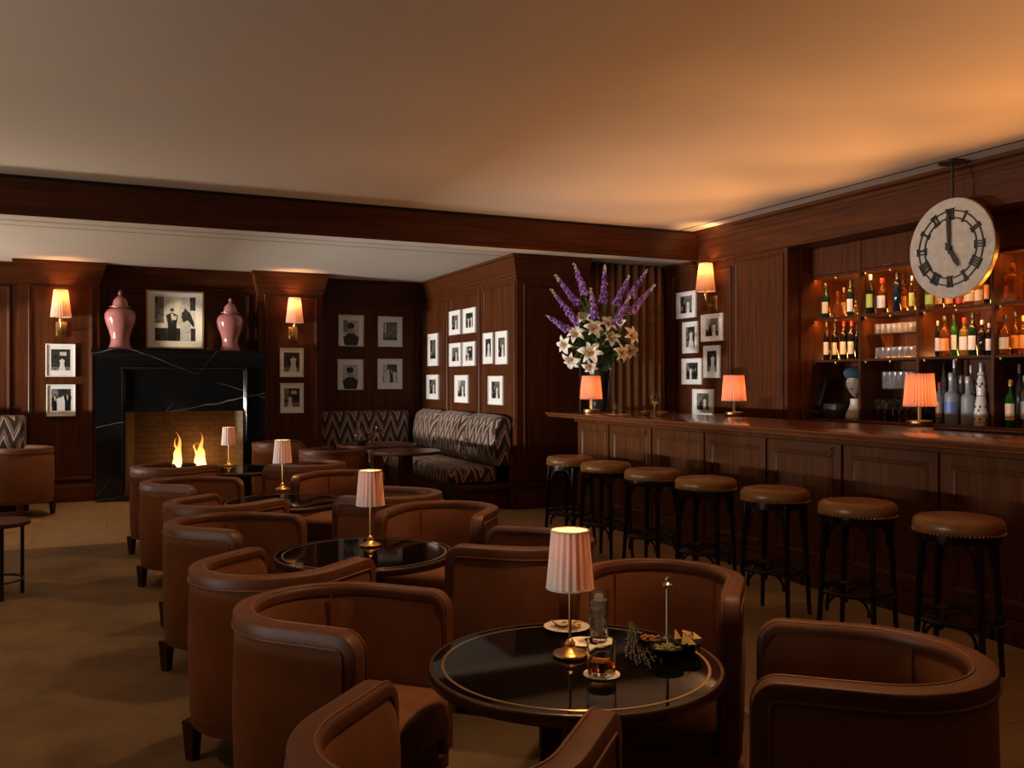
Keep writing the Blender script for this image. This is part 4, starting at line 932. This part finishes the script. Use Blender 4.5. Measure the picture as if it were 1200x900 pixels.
for i, px in enumerate((1029, 1037, 1046, 1054, 1062)):
    y = on_x(px, 400, 6.60).y; wine_glass('%s stemmed glass on the back counter left of the near bar lamp' % (ordinal(i) if i < 4 else 'rightmost'), (6.60, y, 1.0312), .95, None, 'stemmed glasses on the back counter')

# ---------------------------------------------------------------- register, printer and bust
y = on_x(948, 480, 6.58).y
t = thing('cash_register', 'black touch screen cash register behind the far end of the bar', 'cash register', (6.62, y, 1.031))
g = G(); g.box(-.12, .20, -.21, .21, 0, .06, .01); g.out('cash_base', 'black_paint', t)
g = G(); g.box(-.012, .012, -.20, .20, -.14, .14, .006); g.out('screen', 'jar_black', t, xf=Matrix.Translation((-.02, 0, .26)) @ Matrix.Rotation(.35, 4, 'Y'))
g = G(); g.box(.03, .07, -.04, .04, .05, .25, .006); g.out('stand', 'black_paint', t)
g = G(); g.box(-.14, -.02, -.17, .05, .061, .07, .003); g.out('keyboard', 'lab_brown', t)
y = on_x(978, 480, 6.60).y; o = G().box(-.09, .09, -.085, .085, 0, .15, .012); o.box(-.095, -.088, -.05, .05, .07, .12, .003); o = o.out('receipt_printer', 'register_grey'); o.location = (6.62, y, 1.0315); tag(o, 'dark grey receipt printer box left of the bust', 'printer')
y = on_x(998.5, 460, 6.62).y; BZ_ = on_x(998, 460, 6.62).z
t = thing('mannequin_bust', 'white mannequin bust of a woman in a blue beret with red lips', 'bust', (6.66, y, 1.031), 1.985)
# local +y is where the face looks
g = G(); hz = .345
pr = [(0, .0, 0), (.075, .0, 0), (.082, .02, 0), (.075, .06, 0), (.052, .11, .0), (.040, .15, .0), (.039, .20, .004)]
rs = [[(r * 1.15 * math.cos(2 * PI * i / 24), r * math.sin(2 * PI * i / 24) + dy_, z) for i in range(24)] for r, z, dy_ in pr[1:]]
g.rings(rs, True, True, True)
rs = []
for k in range(17):
    f_ = k / 16; z = hz - .125 + .25 * f_; w_ = math.sin(PI * min(.985, max(.015, f_))) ** .55
    rx = .078 * w_ * (.80 + .2 * min(1, f_ * 1.8)); ry = .098 * w_; ring_ = []
    for i in range(28):
        a = 2 * PI * i / 28; x, yy = rx * math.cos(a), ry * math.sin(a)
        if math.sin(a) > .3:
            n_ = math.exp(-(x / .013) ** 2) * (.020 * math.exp(-((f_ - .44) / .055) ** 2) + .008 * math.exp(-((f_ - .53) / .07) ** 2)) ; eye_ = -.008 * math.exp(-((abs(x) - .030) / .014) ** 2) * math.exp(-((f_ - .54) / .04) ** 2)
            lip_ = .006 * math.exp(-(x / .020) ** 2) * math.exp(-((f_ - .29) / .035) ** 2); chin_ = .010 * math.exp(-(x / .02) ** 2) * math.exp(-((f_ - .13) / .06) ** 2)
            yy += n_ + eye_ + lip_ + chin_
        ring_.append((x, yy, z))
    rs.append(ring_)
g.rings(rs, True, True, True); g.out('head_and_neck', 'bust_skin', t, angle=70)
g = G(); g.lathe([(.060, .0), (.084, .004), (.104, .03), (.112, .06), (.095, .09), (.05, .105), (0, .108)], 28, (0, -.012, hz + .055)); g.out('beret', 'beret_blue', t, angle=60, xf=Matrix.Translation((0, -.01, hz + .09)) @ Matrix.Rotation(-.22, 4, 'X') @ Matrix.Translation((0, .01, -hz - .09)))
g = G()
for s_ in (-1, 1): g.ball((s_ * .074, .005, hz - .01), .05, 14, (.35, .95, 1.5))
g.ball((0, -.052, hz - .005), .085, 16, (.95, .7, 1.05)); g.out('hair', 'hair_black', t, angle=80)
g = G(); g.ball((0, .098, hz - .051), .014, 10, (1.3, .5, .55)); g.out('lips', 'lip_red', t, angle=80)
g = G()
for s_ in (-1, 1):
    g.ball((s_ * .030, .083, hz + .010), .012, 10, (1.2, .35, .35)); g.tube([(s_ * .016, .0905, hz + .034), (s_ * .032, .086, hz + .042), (s_ * .048, .073, hz + .036)], .0022, 5)
g.out('eyes', 'hair_black', t, angle=80)

# ================================================================ CLOCK
p = on_z(1118, 195, ZH); X = 6.02
q = on_x(1116, 291, X); R = .385
t = thing('hanging_clock', 'large round stone clock with bronze roman numerals hung from the ceiling', 'clock', (X, q.y, q.z), -PI / 2)
# local: face in x-z plane, looking to -y; +x is the reader's right
def fr(g, pts, y0, y1):
    a = [g.v(x, y0, z) for x, z in pts]; b_ = [g.v(x, y1, z) for x, z in pts]; n_ = len(pts)
    for i in range(n_): g.face((a[i], a[(i + 1) % n_], b_[(i + 1) % n_], b_[i]))
    g.face(a); g.face(list(reversed(b_)))
circ = lambda r, n=72: [(r * math.cos(2 * PI * i / n), r * math.sin(2 * PI * i / n)) for i in range(n)]
g = G(); fr(g, circ(R), -.022, .022); g.out('face', 'clock_stone', t, angle=30)
g = G(); g.rings([[(r * math.cos(2 * PI * i / 72), y_, r * math.sin(2 * PI * i / 72)) for i in range(72)] for r, y_ in ((R - .004, .024), (R + .004, .024), (R + .004, -.016), (R - .001, -.016), (R - .004, .024))], True); g.out('rim', 'brass', t, angle=30)
rn, r_in, r_out = .275, .222, .300
for rr in (.235, .290):
    g = G(); g.rings([[(r * math.cos(2 * PI * i / 72), y_, r * math.sin(2 * PI * i / 72)) for i in range(72)] for r, y_ in ((rr - .005, -.020), (rr - .005, -.030), (rr + .005, -.030), (rr + .005, -.020))], True); g.out('dial_ring', 'dark_metal', t, angle=30)
ROM = ['XII', 'I', 'II', 'III', 'IIII', 'V', 'VI', 'VII', 'VIII', 'IX', 'X', 'XI']
for k, s_ in enumerate(ROM):
    a = PI / 2 - 2 * PI * k / 12; ur = Vector((math.cos(a), 0, math.sin(a))); ut = Vector((math.sin(a), 0, -math.cos(a)))
    wds = {'I': .020, 'V': .036, 'X': .038}; tot = sum(wds[c] for c in s_); x = -tot / 2; g = G(); mid = .2625; hl = .042
    def bar(xa, ra, xb, rb, w):
        pa, pb = ut * xa + ur * ra, ut * xb + ur * rb; dn = (pb - pa).normalized(); sd = Vector((-dn.z, 0, dn.x)) * w / 2
        fr(g, [(v_.x, v_.z) for v_ in (pa - sd, pa + sd, pb + sd, pb - sd)], -.0345, -.020)
    for c in s_:
        w_ = wds[c]; m_ = x + w_ / 2
        if c == 'I': bar(m_, mid - hl, m_, mid + hl, .011)
        elif c == 'V': bar(m_ - w_ * .32, mid + hl, m_, mid - hl, .011); bar(m_ + w_ * .32, mid + hl, m_, mid - hl, .007)
        else: bar(m_ - w_ * .36, mid + hl, m_ + w_ * .36, mid - hl, .011); bar(m_ + w_ * .36, mid + hl, m_ - w_ * .36, mid - hl, .007)
        x += w_
    bar(-tot / 2 - .002, mid + hl, tot / 2 + .002, mid + hl, .006); bar(-tot / 2 - .002, mid - hl, tot / 2 + .002, mid - hl, .006)
    g.out('numeral', 'dark_metal', t, smooth=False)
def hand(name, ang, ln, w):
    a = PI / 2 - ang; ur = Vector((math.cos(a), 0, math.sin(a))); ut = Vector((math.sin(a), 0, -math.cos(a))); g = G()
    P = [(-.05, 0), (-.045, .007), (0, w * .6), (ln * .65, w), (ln * .75, w * .9), (ln, .003), (ln, -.003), (ln * .75, -w * .9), (ln * .65, -w), (0, -w * .6), (-.045, -.007)]
    fr(g, [((ur * a_ + ut * b_).x, (ur * a_ + ut * b_).z) for a_, b_ in P], *((-.044, -.038) if ln > .2 else (-.050, -.0445))); g.out(name, 'dark_metal', t, smooth=False)
hand('minute_hand', -.03, .29, .016); hand('hour_hand', 2 * PI * 4.98 / 12, .18, .017)
g = G(); fr(g, circ(.022, 20), -.056, -.02); g.out('hub', 'dark_metal', t)
g = G(); top = ZH - q.z; g.lathe([(.011, R - .01), (.011, top - .012)], 14); g.out('hanging_rod', 'dark_metal', t)
g = G(); g.lathe([(0, top - .016), (.10, top - .016), (.10, top - .002), (0, top - .002)], 36); g.out('ceiling_plate', 'dark_metal', t)

# ================================================================ CURTAIN
g = G(); rows = []
n_ = 260
for z in (.02, .6, 1.2, 1.8, 2.4, ZL - .01):
    amp = .05 + .012 * (1 - z / 2.8)
    rows.append([(5.0 + (6.17 - 5.0) * i / n_, 9.10 + amp * math.sin(i / n_ * 2 * PI * 10.5 + .25 * math.sin(z * 2 + i * .02)) + .012 * math.sin(i * .37), z) for i in range(n_ + 1)])
g.rings(rows, False); o = g.out('curtain', 'curtain_velvet', angle=80); s = o.modifiers.new('thickness', 'SOLIDIFY'); s.thickness = .004
tag(o, 'brown velvet curtain in deep folds behind the flowers', 'curtain')

# ================================================================ FLOWERS
VX, VY = 4.80, 8.30
o = G().lathe([(0, 0), (.085, 0), (.09, .01), (.10, .12), (.122, .36), (.128, .43), (.124, .43), (.115, .36), (.092, .12), (.08, .02), (0, .02)], 36).out('flower_vase', 'jar_black', angle=60); o.location = (VX, VY, BZ + .001)
tag(o, 'tall black vase of flowers at the far end of the bar', 'vase')
MOUTH = Vector((VX, VY, BZ + .40)); DV = VX * S_ + VY * C_
def near(px, py, dd): return at_depth(px, py, DV + dd)
def orient(dirv, roll=0.):
    q_ = dirv.to_track_quat('Z', 'Y').to_matrix().to_4x4(); return q_ @ Matrix.Rotation(roll, 4, 'Z')
def lily(px, py, dd, face, size, label, closed=0.):
    size *= 1.18
    c = near(px, py, dd); t = thing('lily', label, 'lily', c, 0, 'white lilies in the black vase')
    closed = max(closed, random.uniform(.08, .34)); mt = orient((Vector(face).normalized() + Vector((random.uniform(-.45, .45), random.uniform(-.2, .2), random.uniform(-.35, .35)))).normalized(), random.uniform(0, 1))
    g = G()
    for k in range(6):
        a = k * PI / 3; big = k % 2 == 0; L = size * (1 if big else .95) * random.uniform(.9, 1.08); W = size * (.225 if big else .16) * random.uniform(.9, 1.1); cup = random.uniform(-.12, .12); rs = []
        for j in range(9):
            f_ = j / 8; w_ = W * math.sin(PI * min(.97, f_ * .86 + .12)) ** .9
            if j == 8: w_ = .0015
            bend = (1.18 - closed + cup) * f_ + .35 * f_ * f_ * (1 - closed)
            rad = L * (.06 + math.sin(min(bend, 2.2)) * .62 * f_ ** .55 + .18 * f_); zz = L * (.62 * math.sin(min(1.57, f_ * 1.9)) - .42 * f_ * f_ * (1 - closed) + closed * .3 * f_) - L * .35
            rs.append([(rad * math.cos(a) - s_ * w_ * math.sin(a), rad * math.sin(a) + s_ * w_ * math.cos(a), zz + abs(s_) * w_ * .35) for s_ in (-1, -.5, 0, .5, 1)])
        g.rings(rs, False)
    pet = g.out('petals', 'lily_white', t, angle=70, xf=mt); s = pet.modifiers.new('thickness', 'SOLIDIFY'); s.thickness = .0015
    if closed < .5:
        g = G(); g.ball((0, 0, -size * .25), size * .14, 8); g.out('throat', 'lily_heart', t, xf=mt)
        g = G()
        for k in range(6):
            a = k * PI / 3 + .3; e = Vector((math.cos(a) * size * .17, math.sin(a) * size * .17, size * .32)); g.tube([(0, 0, -size * .2), e * .6, e], size * .012, 5); g.ball(e, size * .04, 6, (.8, .8, 1.6))
        g.out('stamens', 'stamen', t, xf=mt)
    back = mt.to_3x3() @ Vector((0, 0, -size * .33)); g = G(); e = MOUTH - c
    g.tube([back, back * 1.5 + e * .2, e * .6 + Vector((0, 0, .02)), e], .0045, 6); g.out('stem', 'stem_green', t)
random.seed(21)
TOC = -Vector((S_, C_, 0))
def fc(r, u, o=1.): return TOC * o + Vector((C_, -S_, 0)) * r + Vector((0, 0, u))
lily(684, 373, .0, fc(-.4, 1.1), .125, 'upright open lily at top left of the white blooms', .35)
lily(675, 391, -.06, fc(-.4, .5), .125, 'broad white lily at upper left of the bouquet')
lily(696, 385, -.10, fc(0, .4), .125, 'white lily at upper middle, facing the camera')
lily(713, 379, -.02, fc(.2, .9), .115, 'white lily at top right of the middle bloom')
lily(662, 404, -.05, fc(-.7, .1), .12, 'white lily at far left of the bouquet')
lily(670, 422, -.10, fc(-.5, -.3), .125, 'white lily low on the left of the bouquet')
lily(693, 413, -.17, fc(.1, 0), .155, 'largest white lily, facing the camera low in the middle')
lily(692, 430, -.13, fc(-.2, -.7), .105, 'small white lily hanging lowest above the lamp')
lily(717, 397, -.08, fc(.2, .3), .115, 'white lily right of centre in the bouquet')
lily(740, 393, -.02, fc(.8, .4), .12, 'white lily at far right of the bouquet')
lily(728, 414, -.12, fc(.5, -.1), .125, 'white lily low on the right of the bouquet')
lily(739, 411, .06, fc(.9, -.2), .105, 'shaded lily at back on the right of the bouquet')
lily(727, 381, -.04, fc(.25, 1.4), .10, 'closed lily bud at upper right of the bouquet', .85)
def spike(p0, p1, dd, label):
    a, b_ = near(*p0, dd * .4), near(*p1, dd); t = thing('larkspur_stem', label, 'larkspur', a, 0, 'purple larkspur in the black vase')
    ax = (b_ - a); L = ax.length; mt = orient(ax.normalized()); e = mt.to_3x3().inverted() @ (MOUTH - a)
    g = G(); g.tube([e, e * .5 + Vector((0, 0, -.02)), (0, 0, 0), (0, 0, L * .6), (0, 0, L)], [.005, .0045, .004, .003, .0015], 6); g.out('stem', 'stem_green', t, xf=mt)
    g = G(); gt = G(); gp = G(); n_ = int(64 * L / .45)
    for j in range(n_):
        f_ = j / n_; z = L * (.02 + .97 * f_) + random.uniform(-.008, .008); an = j * 2.399 + random.uniform(-.3, .3); sz = .030 * (1 - f_ * .62) * random.uniform(.75, 1.15); rad = .034 * (1 - f_ * .72) * random.uniform(.6, 1.3)
        G_ = gt if f_ > .80 else g
        c = Vector((rad * math.cos(an), rad * math.sin(an), z))
        if f_ > .80: G_.ball(c, sz * .62, 7, (.8, .8, 1.2)); continue
        od = Vector((math.cos(an), math.sin(an), .35)).normalized(); m2 = orient(od, random.uniform(0, 6))
        for k in range(5):
            q_ = 2 * PI * k / 5; m3 = Matrix.Rotation(q_, 3, 'Z'); pts = [c + (m2.to_3x3() @ (m3 @ Vector(v_))) for v_ in ((0, 0, 0), (sz * .62, -sz * .42, sz * .25), (sz * 1.1, 0, sz * .15), (sz * .62, sz * .42, sz * .25))]
            g.poly(pts)
        (gp if j % 3 == 0 else G_).ball(c + od * sz * .3, sz * .34, 6)
    g.out('florets', 'larkspur', t, xf=mt, smooth=False); gt.out('tip_buds', 'larkspur_tip', t, xf=mt); gp.out('floret_centres', 'larkspur_pale', t, xf=mt)
for a in (((665, 387), (640, 369), 0, 'lowest larkspur leaning far left'), ((678, 380), (645, 338), -.05, 'long larkspur on the left, second up from the lowest'),
          ((677, 357), (650, 321), .05, 'larkspur at upper left with a bent tip'), ((686, 346), (672, 307), .0, 'tallest larkspur on the left half'), ((697, 374), (692, 336), -.08, 'short larkspur in front of the fern, left of centre'),
          ((707, 356), (709, 309), .03, 'upright larkspur in the middle of the bouquet'), ((721, 358), (738, 322), .02, 'thick larkspur right of the upright one'), ((738, 348), (759, 315), .08, 'larkspur with the highest tip on the right'),
          ((720, 382), (739, 346), -.07, 'short larkspur in front on the right, above the bud'), ((738, 368), (768, 333), .02, 'larkspur leaning farthest right')): spike(*a)
random.seed(31)
def leaf(g, c, d_, L, W):
    m_ = orient(d_.normalized(), random.uniform(0, 6)).to_3x3()
    rs = []
    for j in range(6):
        f_ = j / 5; w_ = W * math.sin(PI * min(.98, f_ * .9 + .06)); rs.append([c + m_ @ Vector((s_ * w_, L * .18 * f_ * f_ + abs(s_) * w_ * .3, L * f_)) for s_ in (-1, 0, 1)])
    g.rings(rs, False)
g = G(); cc = near(703, 407, .05)
for k in range(330):
    d_ = Vector((random.gauss(0, 1), random.gauss(0, 1), random.gauss(0, 1))).normalized(); c = cc + Vector((d_.x * .27, d_.y * .22, d_.z * .21)) * random.uniform(.35, 1.0); leaf(g, c, d_ + Vector((0, 0, -.1)), random.uniform(.05, .10), random.uniform(.014, .026))
for k in range(60):
    f_ = random.random(); a = random.uniform(0, 6.28); g.tube([MOUTH + Vector((.05 * math.cos(a), .05 * math.sin(a), -.05)), MOUTH + Vector((.12 * math.cos(a), .12 * math.sin(a), .16 * f_ + .06))], .0025, 4)
o = g.out('bouquet_foliage', 'leaf_green', angle=80); tag(o, 'dark green leaves filling the bouquet between the lilies', 'foliage', None, 'stuff')
g = G()
for px, py in ((684, 358), (708, 362), (722, 366), (670, 380), (735, 372)):
    for k in range(5):
        b_ = near(px + random.uniform(-5, 5), py + random.uniform(-9, 6), random.uniform(-.05, .05)); a_ = cc + Vector((0, 0, .1)); g.tube([a_, a_.lerp(b_, .6) + Vector((0, 0, .02)), b_], .0016, 4)
        for j in range(26): 
            f_ = .55 + .45 * j / 25; leaf(g, a_.lerp(b_, f_), Vector((random.uniform(-1, 1), random.uniform(-1, 1), .6)), .030, .0035)
o = g.out('fern_sprays', 'fern_green', angle=80); tag(o, 'feathery light green sprays among the larkspur', 'foliage', None, 'stuff')

# ================================================================ BANQUETTE
BQ = 'flame stitched banquette along the alcove walls'
def cushion(g, x0, x1, y0, y1, z0, z1, r): g.box(x0, x1, y0, y1, z0, z1, r, 4)
zt_b = 1.02
t = thing('banquette', 'banquette bench with zigzag flame stitch cushions on the alcove back wall', 'banquette', (3.0, 11.7, 0), 0, BQ); fo = Matrix.Translation((-3.0, -11.7, 0))
x0, x1 = XP[3] + .02, 3.20
g = G(); g.box(x0, XA - .02, 11.50, YA - .02, .0, .28, .005); g.out('plinth', 'wood_x', t, xf=fo)
g = G(); cushion(g, x0, 3.4, 11.35, 11.88, .285, .47, .04); g.out('seat_cushion', 'flame_x', t, xf=fo, angle=60)
g = G(); cushion(g, x0, XA - .26, 11.83, YA - .03, .475, zt_b - .02, .05); g.out('back_cushion', 'flame_x', t, xf=fo, angle=60)
t = thing('banquette', 'banquette bench with flame stitch cushions along the alcove side wall, nearer the bar', 'banquette', (XA - .3, 10.3, 0), 0, BQ); fo = Matrix.Translation((-XA + .3, -10.3, 0))
g = G(); g.box(XA - .52, XA - .03, 8.95, 11.30, .03, .28, .005); g.box(XA - .06, XA - .001, 8.88, 8.93, 0, .60, .005); g.box(XA - .70, XA - .02, 8.90, 8.94, .22, .285, .005); g.out('plinth', 'wood_y', t, xf=fo)
for a, b_ in ((8.96, 10.10), (10.12, 11.26)):
    g = G(); cushion(g, XA - .74, XA - .18, a, b_, .285, .47, .05); g.out('seat_cushion', 'flame_y', t, xf=fo, angle=60)
for a, b_ in ((8.96, 9.86), (9.87, 10.86), (10.87, 11.80)):
    g = G(); rs = []
    n_ = 12
    for i in range(n_ + 1):
        yy = a + (b_ - a) * i / n_; e = min(i, n_ - i) / n_; pf = (1 - (1 - min(1, e * 5)) ** 2); q = .03 * (1 - pf)
        rs.append([(XA - .025, yy, .475), (XA - .20, yy, .475), (XA - .25 + q, yy, .56), (XA - .255 + q, yy, .70), (XA - .235 + q, yy, .86), (XA - .19 + q * .5, yy, zt_b - .03 - q), (XA - .12, yy, zt_b + .01 - q), (XA - .05, yy, zt_b - q), (XA - .025, yy, zt_b - .03 - q)])
    g.rings(rs, True, True, True); g.out('back_cushion', 'flame_y', t, xf=fo, angle=60)
# sofa back at the left edge
t = thing('banquette', 'zigzag flame stitch sofa at the left edge of the photo', 'banquette', (-1.3, 11.2, 0), 0, 'flame stitched sofa at the left wall'); fo = Matrix.Translation((1.3, -11.2, 0))
xe = on_y(29, 500, 11.2).x
g = G(); cushion(g, -3.2, xe, 11.20, 11.48, .40, on_y(20, 487, 11.2).z, .05); g.out('back_cushion', 'flame_x', t, xf=fo, angle=60)
g = G(); cushion(g, -3.2, xe, 10.92, 11.2, .24, .42, .05); g.out('seat_cushion', 'flame_x', t, xf=fo, angle=60)
g = G(); g.box(-3.2, xe - .02, 10.95, 11.46, .0, .238, .005); g.out('plinth', 'wood_x', t, xf=fo)

# banquette tables
def wood_table(label, x, y, r, pale):
    t = thing('pedestal_table', label, 'table', (x, y, 0), 0, 'wooden tables by the banquette')
    g = G(); g.lathe([(0, .665), (r - .03, .665), (r - .005, .675), (r, .685), (r, .694), (r - .006, .70), (0, .70)], 48); g.out('tabletop', 'table_wood', t, angle=40)
    g = G(); g.box(-.06, .06, -.06, .06, .03, .665, .008); g.out('pedestal', 'pale_leg_wood' if pale else 'leg_wood', t)
    g = G(); g.box(-.22, .22, -.22, .22, .0, .03, .006); g.out('base', 'leg_wood', t)
p = on_z(446, 521, .70); q = on_z(470, 526.5, .70)
wood_table('wooden banquette table with wine glasses, at back on a pale pedestal', p.x, p.y + .15, .44, True)
wood_table('wooden banquette table on a dark pedestal, nearer the camera', q.x, q.y - .15, .36, False)
TA = Vector((p.x, p.y + .15, .701))
def pos(px, py): v_ = on_z(px, py, .70); return (v_.x, v_.y, .7012)
wine_glass('large glass of red wine on the banquette table', pos(444, 518.5), 1.05, 'wine_red', 'red wine on the banquette table')
wine_glass('smaller glass of red wine left of the large one on the banquette table', pos(433.5, 519), .72, 'wine_red', 'red wine on the banquette table')
o = G().lathe([(0, 0), (.03, 0), (.034, .01), (.034, .13), (.014, .18), (.013, .24), (.016, .25), (.013, .25), (.010, .18), (.030, .13), (.030, .012), (0, .012)], 24).out('water_carafe', 'clear_glass', angle=60); v_ = pos(419, 518.5); o.location = v_; tag(o, 'slim clear carafe on the left of the banquette table', 'carafe')
o = G().lathe([(0, 0), (.04, 0), (.07, .03), (.078, .05), (.075, .05), (.06, .025), (0, .012)], 28).out('snack_dish', 'jar_black', angle=60); o.location = pos(420.5, 520.5); o.location.y -= .1; tag(o, 'dark snack dish on the left of the banquette table', 'dish')
v_ = on_z(487, 525, .70)
t = thing('reading_glasses', 'folded spectacles at right of the near banquette table', 'glasses', (v_.x, v_.y, .7045), .4)
g = G(); ringp = lambda cx: [(cx + .022 * math.cos(2 * PI * i / 20), .016 * math.sin(2 * PI * i / 20), .003) for i in range(20)]
g.tube(ringp(-.03), .0022, 6, True); g.tube(ringp(.03), .0022, 6, True); g.tube([(-.008, .004, .003), (0, .007, .003), (.008, .004, .003)], .002, 6); g.out('rims', 'dark_metal', t)
g = G(); g.tube([(-.052, 0, .003), (-.055, .03, .003), (.04, .05, .0)], .002, 6); g.tube([(.052, 0, .003), (.055, .025, .003), (-.04, .042, .0)], .002, 6); g.out('temples', 'dark_metal', t)

# side table at the left edge
t = thing('side_table', 'small round dark side table cut by the left edge', 'side table', (-.66, 6.62, 0))
g = G(); g.lathe([(0, .47), (.20, .47), (.21, .476), (.21, .494), (.205, .50), (0, .50)], 40); g.out('tabletop', 'leg_wood', t, angle=40)
for k in range(4):
    a = k * PI / 2 + .35; g = G(); g.tube([(.165 * math.cos(a), .165 * math.sin(a), z) for z in (.010, .25, .472)], .012, 10); g.out('leg', 'black_paint', t)
g = G(); ring(g, .165, .12, .009); g.out('lower_ring', 'black_paint', t)

# ================================================================ LIGHT
# unseen wall added at the left; its opening trims the key light
g = G(); g.box(-4.5, -4.38, -3, 12.4, 0, .76); g.box(-4.5, -4.38, -3, 12.4, 1.55, 2.79); g.box(-4.5, -4.38, -3, YB, 2.79, ZH)
for y, w_ in ((-3, 4.1), (4.9, 3.3), (12.25, .15)): g.box(-4.5, -4.38, y, y + w_, .76, 1.55)
struct(g, 'wall_left_blocker', 'wood_v')
for y, ln, e in ((2.6, 3.0, 430), (9.3, 1.6, 1280)):
    lamp_light('AREA', (-8.0, y, .80), e, (1, .93, .86), None, (ln, .12), None, (0, y, .80), 'left_key_light')  # hidden area lights added behind the opening as key from the left
# ceiling downlights over the tables, stools and bar front
def down(x, y, z, tx, ty, tz_, e, spot=60, col=(1, .58, .28), size=.06): lamp_light('SPOT', (x, y, z), e, col, None, size, spot, (tx, ty, tz_), 'downlight')
for y in (1.2, 2.9, 4.6, 6.3, 8.0): down(2.75, y, ZH - .02, 4.1, y + .1, .98, 16, 40)
for y in (2.3, 4.4, 6.6): down(1.9, y, ZH - .02, 1.0, y - .1, .4, 125, 75)
for y in (3.0, 6.0): down(-1.6, y, ZH - .02, -1.2, y, 0, 92, 95, (1, .52, .21))
down(-.2, 10.0, ZL - .02, -.2, 9.9, 0, 85, 100, (1, .52, .21))
# uplights behind the bar washing the ceiling orange
for y in (7.4, 5.8, 4.2, 2.6, 1.0, -.6): lamp_light('SPOT', (5.80, y, 1.15), 122, (1, .42, .12), None, .25, 74, (4.45, y, ZH), 'bar_uplight', blend=.35)
down(3.0, 10.2, ZL - .02, 3.4, 10.7, .4, 70, 62, (1, .78, .58))  # unseen alcove spot added to brighten the banquette
down(.75, 10.5, ZL - .02, .86, 11.6, 2.08, 62, 30, (1, .80, .55), .03)
# unseen spots added at the left to brighten the ceilings
lamp_light('SPOT', (-3.6, 2.6, .9), 215, (1, .83, .66), None, .3, 120, (-2.6, 3.2, ZH), 'ceiling_fill')
lamp_light('SPOT', (-3.6, 6.0, .9), 150, (1, .83, .66), None, .3, 120, (-2.4, 6.2, ZH), 'ceiling_fill')
lamp_light('SPOT', (-3.4, 10.3, .9), 400, (1, .86, .70), None, .3, 110, (-1.6, 10.2, ZL), 'ceiling_fill')
# up-glow over the crown near the bar corner
lamp_light('SPOT', (6.06, 8.0, 2.95), 3.5, (1, .66, .28), None, .04, 150, (6.0, 8.1, 3.12), 'cove_light')
w = bpy.data.worlds.new('world'); bpy.context.scene.world = w; w.use_nodes = True
w.node_tree.nodes['Background'].inputs[0].default_value = (1, .72, .5, 1); w.node_tree.nodes['Background'].inputs[1].default_value = .02

# ================================================================ CAMERA
cam = bpy.data.cameras.new('camera'); co = bpy.data.objects.new('camera', cam); C.objects.link(co)
cam.sensor_width = 36; cam.lens = 36 * F / 1200; cam.shift_y = (CY - 450) / 1200; cam.clip_start = .05
co.location = (0, 0, EYE); co.rotation_euler = (PI / 2, 0, -T)
sc = bpy.context.scene; sc.camera = co
sc.view_settings.view_transform = 'Standard'; sc.view_settings.look = 'None'; sc.view_settings.gamma = 1; sc.view_settings.use_curve_mapping = False; sc.view_settings.exposure = 0
